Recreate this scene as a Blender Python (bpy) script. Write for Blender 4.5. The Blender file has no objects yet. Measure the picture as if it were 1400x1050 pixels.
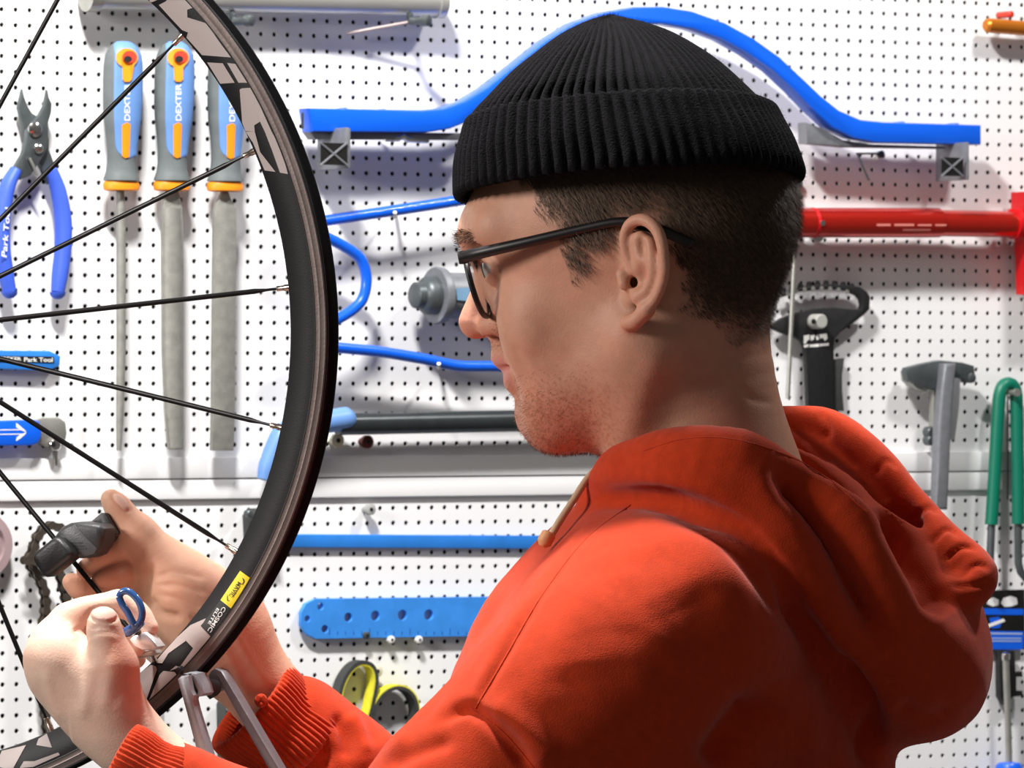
import bpy, bmesh, math, random
import numpy as np
from mathutils import Vector, Matrix
random.seed(7); RNG = np.random.default_rng(7)
SC = bpy.context.scene
COL = SC.collection
PI = math.pi
# ---------------------------------------------------------------- camera
F = 8000.0            # focal length in pixels of the 1400 x 1050 frame
CZ = 1.40             # camera height
cam_d = bpy.data.cameras.new('camera'); cam = bpy.data.objects.new('camera', cam_d); COL.objects.link(cam)
cam.location = (0, 0, CZ); cam.rotation_euler = (PI/2, 0, 0)
cam_d.sensor_width = 36; cam_d.lens = 36*F/1400; cam_d.clip_start = .1; cam_d.clip_end = 60
cam_d.dof.use_dof = True; cam_d.dof.focus_distance = 3.68; cam_d.dof.aperture_fstop = 38
SC.camera = cam
# ---------------------------------------------------------------- world, lights, exposure
SC.view_settings.view_transform = 'Standard'; SC.view_settings.look = 'None'
SC.view_settings.exposure = 0.0; SC.view_settings.gamma = 1.0; SC.view_settings.use_curve_mapping = False
WD = bpy.data.worlds.new('world'); SC.world = WD; WD.use_nodes = True
WD.node_tree.nodes['Background'].inputs[0].default_value = (1.0, .97, .94, 1)
WD.node_tree.nodes['Background'].inputs[1].default_value = 0.11
TH = math.radians(31.5)                     # the pegboard wall recedes to the right
WX = Vector((math.cos(TH), math.sin(TH), 0)); WN = Vector((math.sin(TH), -math.cos(TH), 0)); UP = Vector((0, 0, 1))
def P(u, v, Z): return Vector(((u-700)/F*Z, Z, CZ-(v-525)/F*Z))
W0 = P(700, 525, 5.017)
def lamp(name, loc, target, power, sx, sy, col):
    d = bpy.data.lights.new(name, 'AREA'); d.shape = 'RECTANGLE'; d.size = sx; d.size_y = sy; d.energy = power; d.color = col
    o = bpy.data.objects.new(name, d); COL.objects.link(o); o.location = loc
    o.rotation_euler = (Vector(target)-Vector(loc)).to_track_quat('-Z', 'Y').to_euler()
    return o
lamp('ceiling_lamp', W0+WX*-.92+WN*.90+UP*1.40, W0+WX*-.45+WN*.45+UP*-.1, 66, .22, .10, (1, .965, .93))
lamp('ceiling_lamp', W0+WX*.62+WN*.95+UP*1.40, W0+WX*.25+WN*.45, 20, .22, .10, (1, .965, .93))
lamp('fill_lamp', Vector((-1.6, 3.0, 2.0)), Vector((0, 3.7, 1.35)), 26, .5, .4, (1, .95, .90))  # added fill from the left, brightens hands, face and chest; no known fixture
# ---------------------------------------------------------------- helpers: materials
MATS = {}
def mat(name, col, rough=.5, metal=0., spec=.5, noise=0., nscale=60., bump=0., bscale=200., coat=0., sheen=0., trans=0., attr=None, sss=0., alpha=1., ior=1.45):
    if name in MATS: return MATS[name]
    m = bpy.data.materials.new(name); m.use_nodes = True; nt = m.node_tree; b = nt.nodes['Principled BSDF']; L = nt.links.new
    b.inputs['Base Color'].default_value = (*col, 1); b.inputs['Roughness'].default_value = rough; b.inputs['Metallic'].default_value = metal
    b.inputs['Specular IOR Level'].default_value = spec; b.inputs['Coat Weight'].default_value = coat; b.inputs['IOR'].default_value = ior
    if sheen: b.inputs['Sheen Weight'].default_value = sheen
    if trans: b.inputs['Transmission Weight'].default_value = trans
    if sss:
        b.inputs['Subsurface Weight'].default_value = sss; b.inputs['Subsurface Radius'].default_value = (1, .35, .2); b.inputs['Subsurface Scale'].default_value = .006
    tc = nt.nodes.new('ShaderNodeTexCoord'); src = None
    if attr:
        a = nt.nodes.new('ShaderNodeVertexColor'); a.layer_name = attr; src = a.outputs['Color']; L(src, b.inputs['Base Color'])
    if noise:
        n = nt.nodes.new('ShaderNodeTexNoise'); n.inputs['Scale'].default_value = nscale; n.inputs['Detail'].default_value = 5; L(tc.outputs['Object'], n.inputs['Vector'])
        r = nt.nodes.new('ShaderNodeMapRange'); L(n.outputs['Fac'], r.inputs['Value']); r.inputs['From Min'].default_value = .25; r.inputs['From Max'].default_value = .75
        r.inputs['To Min'].default_value = 1-noise; r.inputs['To Max'].default_value = 1+noise
        mx = nt.nodes.new('ShaderNodeVectorMath'); mx.operation = 'SCALE'
        if src: L(src, mx.inputs[0])
        else: mx.inputs[0].default_value = col
        L(r.outputs[0], mx.inputs['Scale']); L(mx.outputs[0], b.inputs['Base Color'])
    if bump:
        n = nt.nodes.new('ShaderNodeTexNoise'); n.inputs['Scale'].default_value = bscale; n.inputs['Detail'].default_value = 4; L(tc.outputs['Object'], n.inputs['Vector'])
        bp = nt.nodes.new('ShaderNodeBump'); bp.inputs['Strength'].default_value = bump; bp.inputs['Distance'].default_value = .001
        L(n.outputs['Fac'], bp.inputs['Height']); L(bp.outputs[0], b.inputs['Normal'])
    MATS[name] = m; return m
M_board = mat('pegboard_white', (.80, .81, .82), .45, noise=.03, nscale=6)
M_dark = mat('backing_dark', (.008, .008, .009), .9)
M_trim = mat('trim_white', (.78, .79, .80), .4, noise=.02, nscale=9)
M_blue = mat('blue_enamel', (.003, .105, .72), .32, coat=.3, bump=.05, bscale=300)
M_bluel = mat('blue_anodised', (.03, .22, .72), .35, metal=.2, noise=.10, nscale=40)
M_blueg = mat('blue_vinyl_grip', (.045, .11, .62), .5, noise=.08, nscale=80)
M_blueh = mat('blue_grip_plastic', (.13, .27, .60), .42, noise=.05, nscale=50)
M_bluew = mat('blue_dipped_vinyl', (.025, .085, .26), .18, coat=.6)
M_greyg = mat('grey_rubber', (.12, .14, .145), .6, noise=.12, nscale=90)
M_orange = mat('orange_plastic', (.85, .27, .01), .4)
M_redp = mat('red_plastic', (.55, .035, .015), .4)
M_steel = mat('steel', (.42, .42, .39), .38, metal=.75, noise=.12, nscale=70, bump=.15, bscale=500)
M_file = mat('file_steel', (.30, .30, .275), .5, metal=.45, noise=.18, nscale=120, bump=.4, bscale=900)
M_chrome = mat('polished_steel', (.75, .74, .72), .16, metal=1.)
M_brass = mat('nipple_metal', (.62, .50, .42), .25, metal=1.)
M_gun = mat('gunmetal', (.09, .105, .11), .42, metal=.5, noise=.15, nscale=90)
M_greyst = mat('grey_painted_steel', (.19, .20, .22), .45, metal=.3, noise=.12, nscale=150, bump=.2, bscale=700)
M_blackp = mat('black_plastic', (.012, .012, .013), .45, noise=.2, nscale=200, bump=.15, bscale=800)
M_blackt = mat('tool_black', (.045, .046, .048), .42, noise=.15, nscale=300, bump=.25, bscale=1200)
M_carbon = mat('rim_black', (.007, .007, .008), .5, spec=.3, noise=.2, nscale=90, bump=.08, bscale=900)
M_track = mat('rim_brake_track', (.17, .135, .125), .42, metal=.55, noise=.16, nscale=60, bump=.08, bscale=500)
M_decal = mat('rim_decal_grey', (.47, .40, .385), .5)
M_yellow = mat('sticker_yellow', (.90, .72, .01), .4)
M_ink = mat('ink_black', (.006, .006, .006), .5)
M_white = mat('print_white', (.82, .82, .80), .5)
M_spoke = mat('spoke_black', (.010, .009, .009), .35, metal=.3)
M_red = mat('red_anodised', (.66, .022, .012), .24, metal=.7, coat=.6)
M_redb = mat('red_block', (.55, .006, .010), .4)
M_green = mat('green_vinyl', (.0, .14, .085), .4)
M_amber = mat('orange_anodised', (.55, .17, .015), .3, metal=.5)
M_yel2 = mat('yellow_webbing', (.72, .68, .04), .7, noise=.1, nscale=200)
M_rub = mat('dark_rubber', (.035, .038, .037), .7, noise=.2, nscale=200)
M_chain = mat('oily_chain_steel', (.09, .075, .060), .4, metal=.6, noise=.3, nscale=150)
M_cream = mat('cream_plastic', (.75, .72, .52), .5)
M_cord = mat('cord_cotton', (.62, .42, .27), .85, bump=.3, bscale=900)
M_floor = mat('floor_grey', (.22, .21, .20), .7, noise=.1, nscale=5)
M_alu = mat('aluminium', (.52, .52, .50), .35, metal=.6, noise=.05, nscale=20)
# ---------------------------------------------------------------- helpers: mesh building
class MB:
    def __init__(s): s.v = []; s.f = []
    def add(s, vs, fs):
        n = len(s.v); s.v += [tuple(v) for v in vs]; s.f += [tuple(i+n for i in f) for f in fs]; return s
    def box(s, a, b, bev=0.):
        x0, x1 = sorted((a[0], b[0])); y0, y1 = sorted((a[1], b[1])); z0, z1 = sorted((a[2], b[2]))
        bev = min(bev, (x1-x0)*.45, (y1-y0)*.45, (z1-z0)*.45)
        if bev <= 0:
            return s.add([(x, y, z) for x in (x0, x1) for y in (y0, y1) for z in (z0, z1)], [(0,1,3,2),(4,6,7,5),(0,4,5,1),(2,3,7,6),(0,2,6,4),(1,5,7,3)])
        bm = bmesh.new(); bmesh.ops.create_cube(bm, size=1)
        for v in bm.verts: v.co = Vector(((x0+x1)/2+v.co.x*(x1-x0), (y0+y1)/2+v.co.y*(y1-y0), (z0+z1)/2+v.co.z*(z1-z0)))
        bmesh.ops.bevel(bm, geom=list(bm.edges), offset=bev, segments=2, affect='EDGES', profile=.6)
        return s.bm(bm)
    def bm(s, bm, M=None):
        bm.verts.index_update()
        s.add([(M @ v.co if M else v.co.copy()) for v in bm.verts], [[v.index for v in f.verts] for f in bm.faces]); bm.free(); return s
    def tube(s, pts, r, seg=12, flat=1., upv=None, cap=True):
        pts = [Vector(p) for p in pts]; n = len(pts); rs = list(r) if hasattr(r, '__len__') else [r]*n
        t0 = (pts[1]-pts[0]).normalized(); nrm = Vector(upv) if upv is not None else (Vector((0, 0, 1)) if abs(t0.z) < .9 else Vector((1, 0, 0)))
        vs = []
        for i, p in enumerate(pts):
            t = (pts[min(i+1, n-1)]-pts[max(i-1, 0)]).normalized(); nrm = (nrm-t*nrm.dot(t)).normalized(); b = t.cross(nrm)
            for k in range(seg):
                a = 2*PI*k/seg; vs.append(p+(nrm*math.cos(a)*flat+b*math.sin(a))*rs[i])
        fs = [(i*seg+k, i*seg+(k+1) % seg, (i+1)*seg+(k+1) % seg, (i+1)*seg+k) for i in range(n-1) for k in range(seg)]
        if cap: fs += [tuple(range(seg-1, -1, -1)), tuple(range((n-1)*seg, n*seg))]
        return s.add(vs, fs)
    def lathe(s, prof, o, ax, seg=24, sc2=1.):
        # prof: (distance along axis, radius)
        o = Vector(o); ax = Vector(ax).normalized(); a = (Vector((0, 0, 1)) if abs(ax.z) < .9 else Vector((1, 0, 0))); a = (a-ax*a.dot(ax)).normalized(); b = ax.cross(a)
        vs = [o+ax*d+(a*math.cos(2*PI*k/seg)+b*sc2*math.sin(2*PI*k/seg))*max(r, 1e-5) for d, r in prof for k in range(seg)]; n = len(prof)
        fs = [(i*seg+k, i*seg+(k+1) % seg, (i+1)*seg+(k+1) % seg, (i+1)*seg+k) for i in range(n-1) for k in range(seg)]
        fs += [tuple(range(seg-1, -1, -1)), tuple(range((n-1)*seg, n*seg))]
        return s.add(vs, fs)
    def prism(s, poly, y0, y1, bev=0.):
        # polygon in local x,z extruded along y, optionally with bevelled edges
        bm = bmesh.new(); vs = [bm.verts.new((p[0], y0, p[1])) for p in poly]; f = bm.faces.new(vs)
        r = bmesh.ops.extrude_face_region(bm, geom=[f]); nv = [g for g in r['geom'] if isinstance(g, bmesh.types.BMVert)]
        bmesh.ops.translate(bm, vec=(0, y1-y0, 0), verts=nv)
        if bev:
            e = [e for e in bm.edges if abs(e.verts[0].co.y-e.verts[1].co.y) < 1e-7]
            bmesh.ops.bevel(bm, geom=e, offset=bev, segments=(3 if bev > .0022 else 2), affect='EDGES', profile=.5)
        bmesh.ops.recalc_face_normals(bm, faces=list(bm.faces)); return s.bm(bm)
    def build(s, name, m, parent=None, smooth=True, angle=40, M=None, holes=None):
        me = bpy.data.meshes.new(name); me.from_pydata([M @ Vector(v) for v in s.v] if M else s.v, [], s.f)
        bm = bmesh.new(); bm.from_mesh(me); bmesh.ops.recalc_face_normals(bm, faces=list(bm.faces)); bm.to_mesh(me); bm.free()
        me.materials.append(m)
        o = bpy.data.objects.new(name, me); COL.objects.link(o); o.parent = parent
        if smooth:
            me.polygons.foreach_set('use_smooth', [True]*len(me.polygons)); me.set_sharp_from_angle(angle=math.radians(angle))
        return o
def tag(o, label=None, cat=None, group=None, kind=None):
    if label: o['label'] = label
    if cat: o['category'] = cat
    if group: o['group'] = group
    if kind: o['kind'] = kind
    return o
def empty(name, loc, rz=0.):
    o = bpy.data.objects.new(name, None); COL.objects.link(o); o.location = loc; o.rotation_euler = (0, 0, rz); o.empty_display_size = .03; return o
def spline(pts, n=8):
    p = [np.array(q, float) for q in pts]; p = [2*p[0]-p[1]]+p+[2*p[-1]-p[-2]]; out = []
    for i in range(1, len(p)-2):
        for k in range(n):
            t = k/n; a, b, c, d = p[i-1:i+3]
            out.append(.5*((2*b)+(c-a)*t+(2*a-5*b+4*c-d)*t*t+(3*b-a-3*c+d)*t**3))
    out.append(p[-2]); return out
def fast_mesh(name, V, Fc, m, parent=None, smooth=True, colors=None):
    V = np.asarray(V, np.float32); Fc = np.asarray(Fc, np.int32); k = Fc.shape[1]
    me = bpy.data.meshes.new(name); me.vertices.add(len(V)); me.vertices.foreach_set('co', V.ravel())
    me.loops.add(Fc.size); me.loops.foreach_set('vertex_index', Fc.ravel()); me.polygons.add(len(Fc))
    me.polygons.foreach_set('loop_start', np.arange(0, Fc.size, k, dtype=np.int32))
    me.polygons.foreach_set('use_smooth', np.full(len(Fc), smooth)); me.update(calc_edges=True); me.validate()
    if colors is not None:
        c = me.color_attributes.new('tone', 'FLOAT_COLOR', 'POINT'); c.data.foreach_set('color', np.c_[colors, np.ones(len(colors))].astype(np.float32).ravel())
    me.materials.append(m); o = bpy.data.objects.new(name, me); COL.objects.link(o); o.parent = parent; return o
FONT_CACHE = {}
def text_mesh(txt):
    # flat outline mesh of a word: unit height, starting at x = 0
    if txt in FONT_CACHE: return FONT_CACHE[txt]
    c = bpy.data.curves.new('t', 'FONT'); c.body = txt; c.offset = .012; o = bpy.data.objects.new('t', c); COL.objects.link(o)
    dg = bpy.context.evaluated_depsgraph_get(); me = bpy.data.meshes.new_from_object(o.evaluated_get(dg))
    vs = [v.co.copy() for v in me.vertices]; fs = [tuple(p.vertices) for p in me.polygons]
    bpy.data.objects.remove(o); bpy.data.curves.remove(c); bpy.data.meshes.remove(me)
    x0 = min(v.x for v in vs); x1 = max(v.x for v in vs); y0 = min(v.y for v in vs); y1 = max(v.y for v in vs)
    FONT_CACHE[txt] = ([((v.x-x0)/(x1-x0), (v.y-y0)/(y1-y0)) for v in vs], fs); return FONT_CACHE[txt]
def lettering(name, txt, o, ax, ay, m, parent, M=None):
    # word filling the parallelogram o, o+ax, o+ay
    vs, fs = text_mesh(txt); o = Vector(o); ax = Vector(ax); ay = Vector(ay)
    b = MB(); b.add([o+ax*x+ay*y for x, y in vs], fs); return b.build(name, m, parent, smooth=False, M=M)
# ---------------------------------------------------------------- helpers: wall coordinates (x along wall, -y out of wall, z up)
WM = Matrix.Translation(W0) @ Matrix.Rotation(TH, 4, 'Z'); WMI = WM.inverted()
def w(u, v, d=0.):
    # wall-local point seen at pixel u, v that stands d out of the wall
    r = P(u, v, 1.)-Vector((0, 0, CZ)); c = Vector((0, 0, CZ)); p0 = W0+WN*d
    t = (p0-c).dot(WN)/r.dot(WN); return WMI @ (c+r*t)
class WT:
    # a thing hanging on the wall; its parts are made in wall coordinates relative to its root
    def __init__(s, name, label, cat, u, v, group=None):
        s.o = w(u, v, 0); s.root = empty(name, WM @ s.o, TH); tag(s.root, label, cat, group)
    def p(s, u, v, d=0.): return w(u, v, d)-s.o
    def q(s, u, v, d=0.): a = s.p(u, v, d); return (a.x, a.z)
    def part(s, name, mb, m, parent=None, **k): return mb.build(name, m, parent or s.root, **k)
# ================================================================ the setting
wall = MB(); wall.box((-2.4, .02, -1.4-.2), (2.6, .05, 1.5)); wb = wall.build('wall_back', M_dark, None, smooth=False, M=WM); tag(wb, kind='structure')
def pegboard(name, u0, v0, zlo, zhi, xlo, xhi, pitch=.0127, hr=.0021, th=.0012):
    a = w(u0, v0, 0); nx0 = math.ceil((xlo-a.x)/pitch+.5); nx1 = math.floor((xhi-a.x)/pitch-.5); nz0 = math.ceil((zlo-a.z)/pitch-.5); nz1 = math.floor((zhi-a.z)/pitch+.5)
    ii, jj = np.meshgrid(np.arange(nx0, nx1+1), np.arange(nz0, nz1+1)); cx = a.x+ii.ravel()*pitch; cz = a.z+jj.ravel()*pitch; n = len(cx); h = pitch/2
    sq = np.array([(h, 0), (h, h), (0, h), (-h, h), (-h, 0), (-h, -h), (0, -h), (h, -h)]); oc = np.array([(hr*math.cos(k*PI/4), hr*math.sin(k*PI/4)) for k in range(8)])
    V = np.zeros((n, 24, 3))
    V[:, :8, 0] = cx[:, None]+sq[:, 0]; V[:, :8, 2] = np.clip(cz[:, None]+sq[:, 1], zlo, zhi)
    V[:, 8:16, 0] = cx[:, None]+oc[:, 0]; V[:, 8:16, 2] = np.clip(cz[:, None]+oc[:, 1], zlo, zhi); V[:, 16:, :] = V[:, 8:16, :]; V[:, 16:, 1] = th
    f = [(k, (k+1) % 8, 8+(k+1) % 8, 8+k) for k in range(8)]+[(8+k, 8+(k+1) % 8, 16+(k+1) % 8, 16+k) for k in range(8)]
    Fc = (np.array(f)[None]+24*np.arange(n)[:, None, None]).reshape(-1, 4)
    V = V.reshape(-1, 3); W4 = np.array(WM); V = V @ W4[:3, :3].T+W4[:3, 3]
    o = fast_mesh(name, V, Fc, M_board, wb, smooth=False); o['label'] = 'white perforated pegboard sheet'; return o
zt = w(120, 626).z; zb_ = w(120, 684).z
pegboard('pegboard_panel', 97.5, 461, zt-.012, w(120, -230).z, -1.0, 1.0)
pegboard('pegboard_panel', 192.5, 699, w(120, 1330).z, zb_+.006, -1.0, 1.0)
zm = w(120, 656).z
for i, (z0, z1, d) in enumerate(((zm+.0003, zt, .005), (zb_, zm-.0003, .004))):
    b = MB(); b.box((-1.0, 0.0, z0), (1.0, -d, z1), .0015); tag(b.build('trim_%d' % (i+1), M_trim, None, M=WM), kind='structure')
b = MB(); b.box((-3, .3, -.03), (3.4, 7.4, 0)); tag(b.build('floor', M_floor, None, smooth=False), kind='structure')
# ================================================================ tools hanging on the pegboard
def wsx(u, v=500): return (w(u+1, v)-w(u, v)).x         # metres along the wall for one pixel
def wsz(u, v=500): return (w(u, v)-w(u, v+1)).z
def peg(u, v, m, label, r=.0045, d=.03, hook=False):
    d = min(d, .012)
    t = WT('peg', label, 'peg', u, v); b = MB(); b.lathe([(-.001, r*.6), (d*.6, r*.6), (d*.62, r), (d*.95, r), (d, r*.75)], (0, 0, 0), (0, -1, 0), 16); t.part('pin', b, m)
    b = MB(); b.lathe([(d, r*.35), (d+.0006, r*.3)], (0, 0, 0), (0, -1, 0), 10); t.part('pin_socket', b, M_ink); return t
# ---- three files with blue and grey handles
def make_file(xc, lean, kind, label, dv=0):
    t = WT('file', label, 'file', xc, 260, 'files with blue and grey handles'); k = wsx(xc)*.9; dc = .021
    prof = [(56, 3), (57, 9), (60, 15), (66, 20.5), (75, 25), (88, 27), (110, 27.5), (140, 27.2), (165, 25.5), (185, 22.5), (205, 20.5), (222, 20.5), (235, 22), (244, 25), (247, 25.5)]
    prof = [(v+dv, h) for v, h in prof]; cx = lambda v: xc+lean*(v-150)
    vs = np.array([p[0] for p in prof]); hs = np.array([p[1] for p in prof])
    def hw(v): return np.interp(v, vs, hs)
    SQ = .80
    def pt(v, a, e=0.):     # a = 0 faces the room, + towards the right
        c = t.p(cx(v), v, dc); r = (hw(v)*k)+e; return Vector((c.x+r*math.sin(a), c.y-r*SQ*math.cos(a), c.z))
    rows = np.linspace(56+dv, 247+dv, 48); b = MB(); S = 28
    b.add([pt(v, 2*PI*i/S) for v in rows for i in range(S)], [(j*S+i, j*S+(i+1) % S, (j+1)*S+(i+1) % S, (j+1)*S+i) for j in range(47) for i in range(S)]+[tuple(range(S)), tuple(range(47*S, 48*S))])
    h = t.part('handle', b, M_greyg)
    # blue shell over the front and right of the handle
    b = MB(); rows = np.linspace(57+dv, 217+dv, 44); S = 22; V = []
    for v in rows:
        f = math.sqrt(max(0., 1-max(0, (v-(196+dv))/21.)**2)); top = min(1, (v-57-dv)/22); a0 = -(.88+.7*(1-top)**2)*f+.1*(1-f); a1 = 1.45*f+.1*(1-f)
        V += [pt(v, a0+(a1-a0)*i/(S-1), .0007 if 0 < i < S-1 else -.0003) for i in range(S)]
    b.add(V, [(j*S+i, j*S+i+1, (j+1)*S+i+1, (j+1)*S+i) for j in range(43) for i in range(S-1)]); sh = t.part('grip_shell', b, M_blueh)
    def onf(u, v, e=.0016):
        s = max(-.98, min(.98, (u-cx(v))/hw(v))); return pt(v, math.asin(s)-.456, e)
    def dec(name, poly, m, par, e=.0014):
        P_ = []
        for i in range(len(poly)):
            a, c = poly[i], poly[(i+1) % len(poly)]; n = max(1, int(math.hypot(c[0]-a[0], c[1]-a[1])/5)); P_ += [(a[0]+(c[0]-a[0])*j/n, a[1]+(c[1]-a[1])*j/n) for j in range(n)]
        bm = bmesh.new(); f = bm.faces.new([bm.verts.new((x, y, 0)) for x, y in P_]); r = bmesh.ops.extrude_face_region(bm, geom=[f])
        up = {g for g in r['geom'] if isinstance(g, bmesh.types.BMVert)}
        for q_ in list(bm.verts): q_.co = onf(q_.co.x, q_.co.y, e if q_ in up else -.0006)
        bmesh.ops.triangulate(bm, faces=list(bm.faces)); t.part(name, MB().bm(bm), m, par)
    ox = cx(150)-238
    key = [(245+ox+13*math.cos(a), 80+dv+13*math.sin(a)) for a in np.linspace(2.0, 2*PI+1.14, 18)]
    dec('hang_eye_surround', key+[(251+ox, 95+dv), (251+ox, 110+dv), (248+ox, 113+dv), (243+ox, 113+dv), (240.5+ox, 110+dv), (240+ox, 95+dv)], M_orange, sh, .0026)
    dec('hang_eye', [(248+ox+8*math.cos(a), 79+dv+8.5*math.sin(a)) for a in np.linspace(0, 2*PI, 17)[:-1]], M_redp, sh, .0034)
    dec('hang_hole', [(246+ox+4.5*math.cos(a), 82+dv+4.5*math.sin(a)) for a in np.linspace(0, 2*PI, 13)[:-1]], M_ink, sh, .0038)
    dec('inlay_bar', [(239+ox, 172+dv), (246+ox, 168+dv), (250+ox, 171+dv), (248+ox, 215+dv), (243.5+ox, 217+dv), (239+ox, 214+dv)], M_orange, sh)
    vs_, fs_ = text_mesh('DEXTER'); b = MB(); b.add([onf(249.5+ox-7*y_, 166+dv-50*x_, .0012) for x_, y_ in vs_], fs_); t.part('lettering', b, M_white, sh, smooth=False)
    c = t.p(cx(253), 253+dv, dc); z_ = wsz(xc); b = MB(); b.lathe([(-8*z_, 22*k), (-6.5*z_, 25.5*k), (1*z_, 26.5*k), (5*z_, 24*k), (7*z_, 10*k)], c, (0, 0, 1), 28, .8); b.v = [(x, c.y+(y-c.y)*.85, z) for x, y, z in b.v]; t.part('collar', b, M_orange)
    top, bot = 259+dv, 615
    def bp(u, v, d): return t.p(u, v, d)
    b = MB()
    if kind == 'round':
        b.tube([bp(164, top, dc), bp(165, 275, dc), bp(165.5, 300, dc), bp(165.5, 480, dc), bp(163.5, 580, dc), bp(162.5, 616, dc)], [.0036, .0034, .0040, .0039, .0029, .0020], 14)
    else:
        P4 = [(228, top), (224, 272), (221, 290), (220.5, 320), (221.5, 480), (225, 560), (229.5, 614.5), (250, 614.5), (250.5, 560), (250, 320), (248.5, 285), (246, 272), (242, top)] if kind == 'half' else [(304, top), (295, 278), (291.5, 290), (291, 330), (289, 560), (288, 616), (318, 616), (320, 560), (322, 330), (322, 285), (314, 272), (310, top)]
        b.prism([t.q(u, v, dc) for u, v in P4], -dc-.0026, -dc+.0026, .0011)
        if kind == 'half':
            cc = [t.p(u, v, dc+.0016) for u, v in ((234.5, 285), (235.5, 330), (236, 480), (238, 560), (240, 613))]; b.tube(cc, [.0078, .0086, .0083, .0072, .0056], 16, flat=1.0)
            b.v = [(x, max(y, -dc-.0058) if False else (-dc+(y+dc)*.72), z) for x, y, z in b.v]
    t.part('blade', b, M_file)
make_file(167, -.012, 'round', 'round file with slim rod blade, leftmost of the three blue-handled files')
make_file(237, -.022, 'half', 'half-round file hanging between the slim round file and the flat file')
make_file(310, -.022, 'flat', 'flat broad-bladed file partly hidden behind the wheel rim', 1)
# ---- chain link pliers
t = WT('pliers', 'blue-handled pliers with small hooked tips and grey steel jaws', 'pliers', 45, 200)
def pr(t, name, poly, d0, d1, m, parent=None, bev=.0012):
    b = MB(); b.prism([t.q(u, v, d0) for u, v in poly], -d0, -d1, bev); return t.part(name, b, m, parent)
pr(t, 'jaw', [(27, 122), (29, 132), (32, 140), (35, 147), (40, 155), (45, 158), (58, 172), (63, 190), (63, 205), (72, 228), (76, 240), (62, 252), (52, 230), (40, 208), (29, 194), (28, 175), (24, 158), (21, 148), (24, 136)], .008, .014, M_gun)
pr(t, 'jaw', [(61, 123), (63, 134), (67, 142), (66, 155), (62, 168), (62, 190), (60, 205), (50, 222), (38, 240), (24, 246), (12, 244), (16, 228), (26, 212), (31, 196), (33, 178), (42, 165), (50, 157), (56, 146), (59, 134)], .014, .020, M_gun)
for u, v, r in ((47.5, 177, .0062), (52, 203, .0042)):
    b = MB(); b.lathe([(0, r), (.0015, r), (.003, r*.6), (.0032, 0)], t.p(u, v, .020), (0, -1, 0), 20); t.part('rivet', b, M_chrome)
b = MB(); b.tube([t.p(40, 216, .022), t.p(46, 228, .023), t.p(50, 240, .022)], .0013, 8); t.part('spring', b, M_steel)
for pts in ([(22, 232), (10, 256), (3, 295), (2, 335), (7, 370), (13, 398)], [(70, 232), (80, 262), (86, 300), (86, 340), (82, 375), (79, 399)]):
    c = spline([tuple(t.p(u, v, .016))+(r,) for (u, v), r in zip(pts, (.0062, .0078, .0086, .0086, .0082, .0068))], 5)
    b = MB(); b.tube([p[:3] for p in c], [p[3] for p in c], 16, flat=.8); g = t.part('grip', b, M_blueg)
    e = t.p(pts[-1][0], pts[-1][1], .016); b = MB(); b.lathe([(0, .0068), (.003, .0062), (.0055, .0035), (.0062, 0)], e, (0, 0, -1), 16); t.part('grip_end', b, M_blueg, g)
    if pts[0][0] < 50: lettering('lettering', 'Park Tool', t.p(9, 352, .0258), t.p(14, 285, .0258)-t.p(9, 352, .0258), t.p(2, 350, .0258)-t.p(9, 352, .0258), M_white, g)
# ---- chain wear checker
t = WT('chain_checker', 'slim blue and black chain wear checker above the blue tool at left edge', 'gauge', 40, 490)
pr(t, 'body', [(-40, 479), (62, 479.5), (77, 487), (76, 500), (60, 507), (-40, 503)], .002, .010, M_bluel)
pr(t, 'label_strip', [(-38, 486), (73, 487.5), (74, 496), (-38, 494)], .0101, .0106, M_ink, bev=0)
lettering('lettering', 'CHECKER', t.p(-8, 492.5, .011), t.p(29, 493, .011)-t.p(-8, 492.5, .011), t.p(-8, 487.5, .011)-t.p(-8, 492.5, .011), M_white, t.root)
lettering('lettering', 'Park Tool', t.p(33, 494.5, .011), t.p(72, 495, .011)-t.p(33, 494.5, .011), t.p(33, 488.5, .011)-t.p(33, 494.5, .011), M_white, t.root)
pr(t, 'hook_tip', [(50, 496), (75, 496), (74, 505), (66, 508), (60, 503), (50, 504)], .003, .008, M_gun)
# ---- blue tool with a grey steel head
t = WT('chain_breaker', 'bright blue flat tool with printed arrow and grey steel head under the checker', 'tool', 30, 590)
pr(t, 'body', [(-60, 577), (40, 573), (48, 576), (52, 584), (51, 598), (46, 606), (38, 609), (-60, 610)], .010, .018, M_blue, bev=.002)
pr(t, 'steel_head', [(44, 574), (55, 570), (75, 570), (84, 577), (86, 592), (83, 606), (76, 614), (66, 615), (50, 606)], .004, .012, M_steel, bev=.0015)
b = MB(); b.lathe([(0, .0052), (.004, .0052), (.005, .0042)], t.p(73, 608, .012), (0, -1, 0), 18); s_ = t.part('bolt', b, M_chrome)
b = MB(); b.lathe([(0, .0022), (.0004, .0022)], t.p(73, 608, .0172), (0, -1, 0), 12); t.part('bolt_socket', b, M_ink, s_)
pr(t, 'pin', [(71, 612), (77, 612), (76, 636), (72, 636)], .005, .009, M_steel)
for k, (a0, b0) in enumerate((((-20, 588), (27, 587.5)), ((-20, 594), (30, 593.5)))):
    pr(t, 'printed_line', [(a0[0], a0[1]-.6), (b0[0], b0[1]-.6), (b0[0], b0[1]+.6), (a0[0], a0[1]+.6)], .0181, .0183, M_white, bev=0)
for q_ in ([(22, 578), (27, 582), (34, 588), (36, 591), (28, 588), (22, 584)], [(22, 603), (27, 600), (34, 594), (36, 591), (28, 594), (23, 598)]): pr(t, 'printed_arrow', q_, .0181, .0183, M_white, bev=0)
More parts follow.
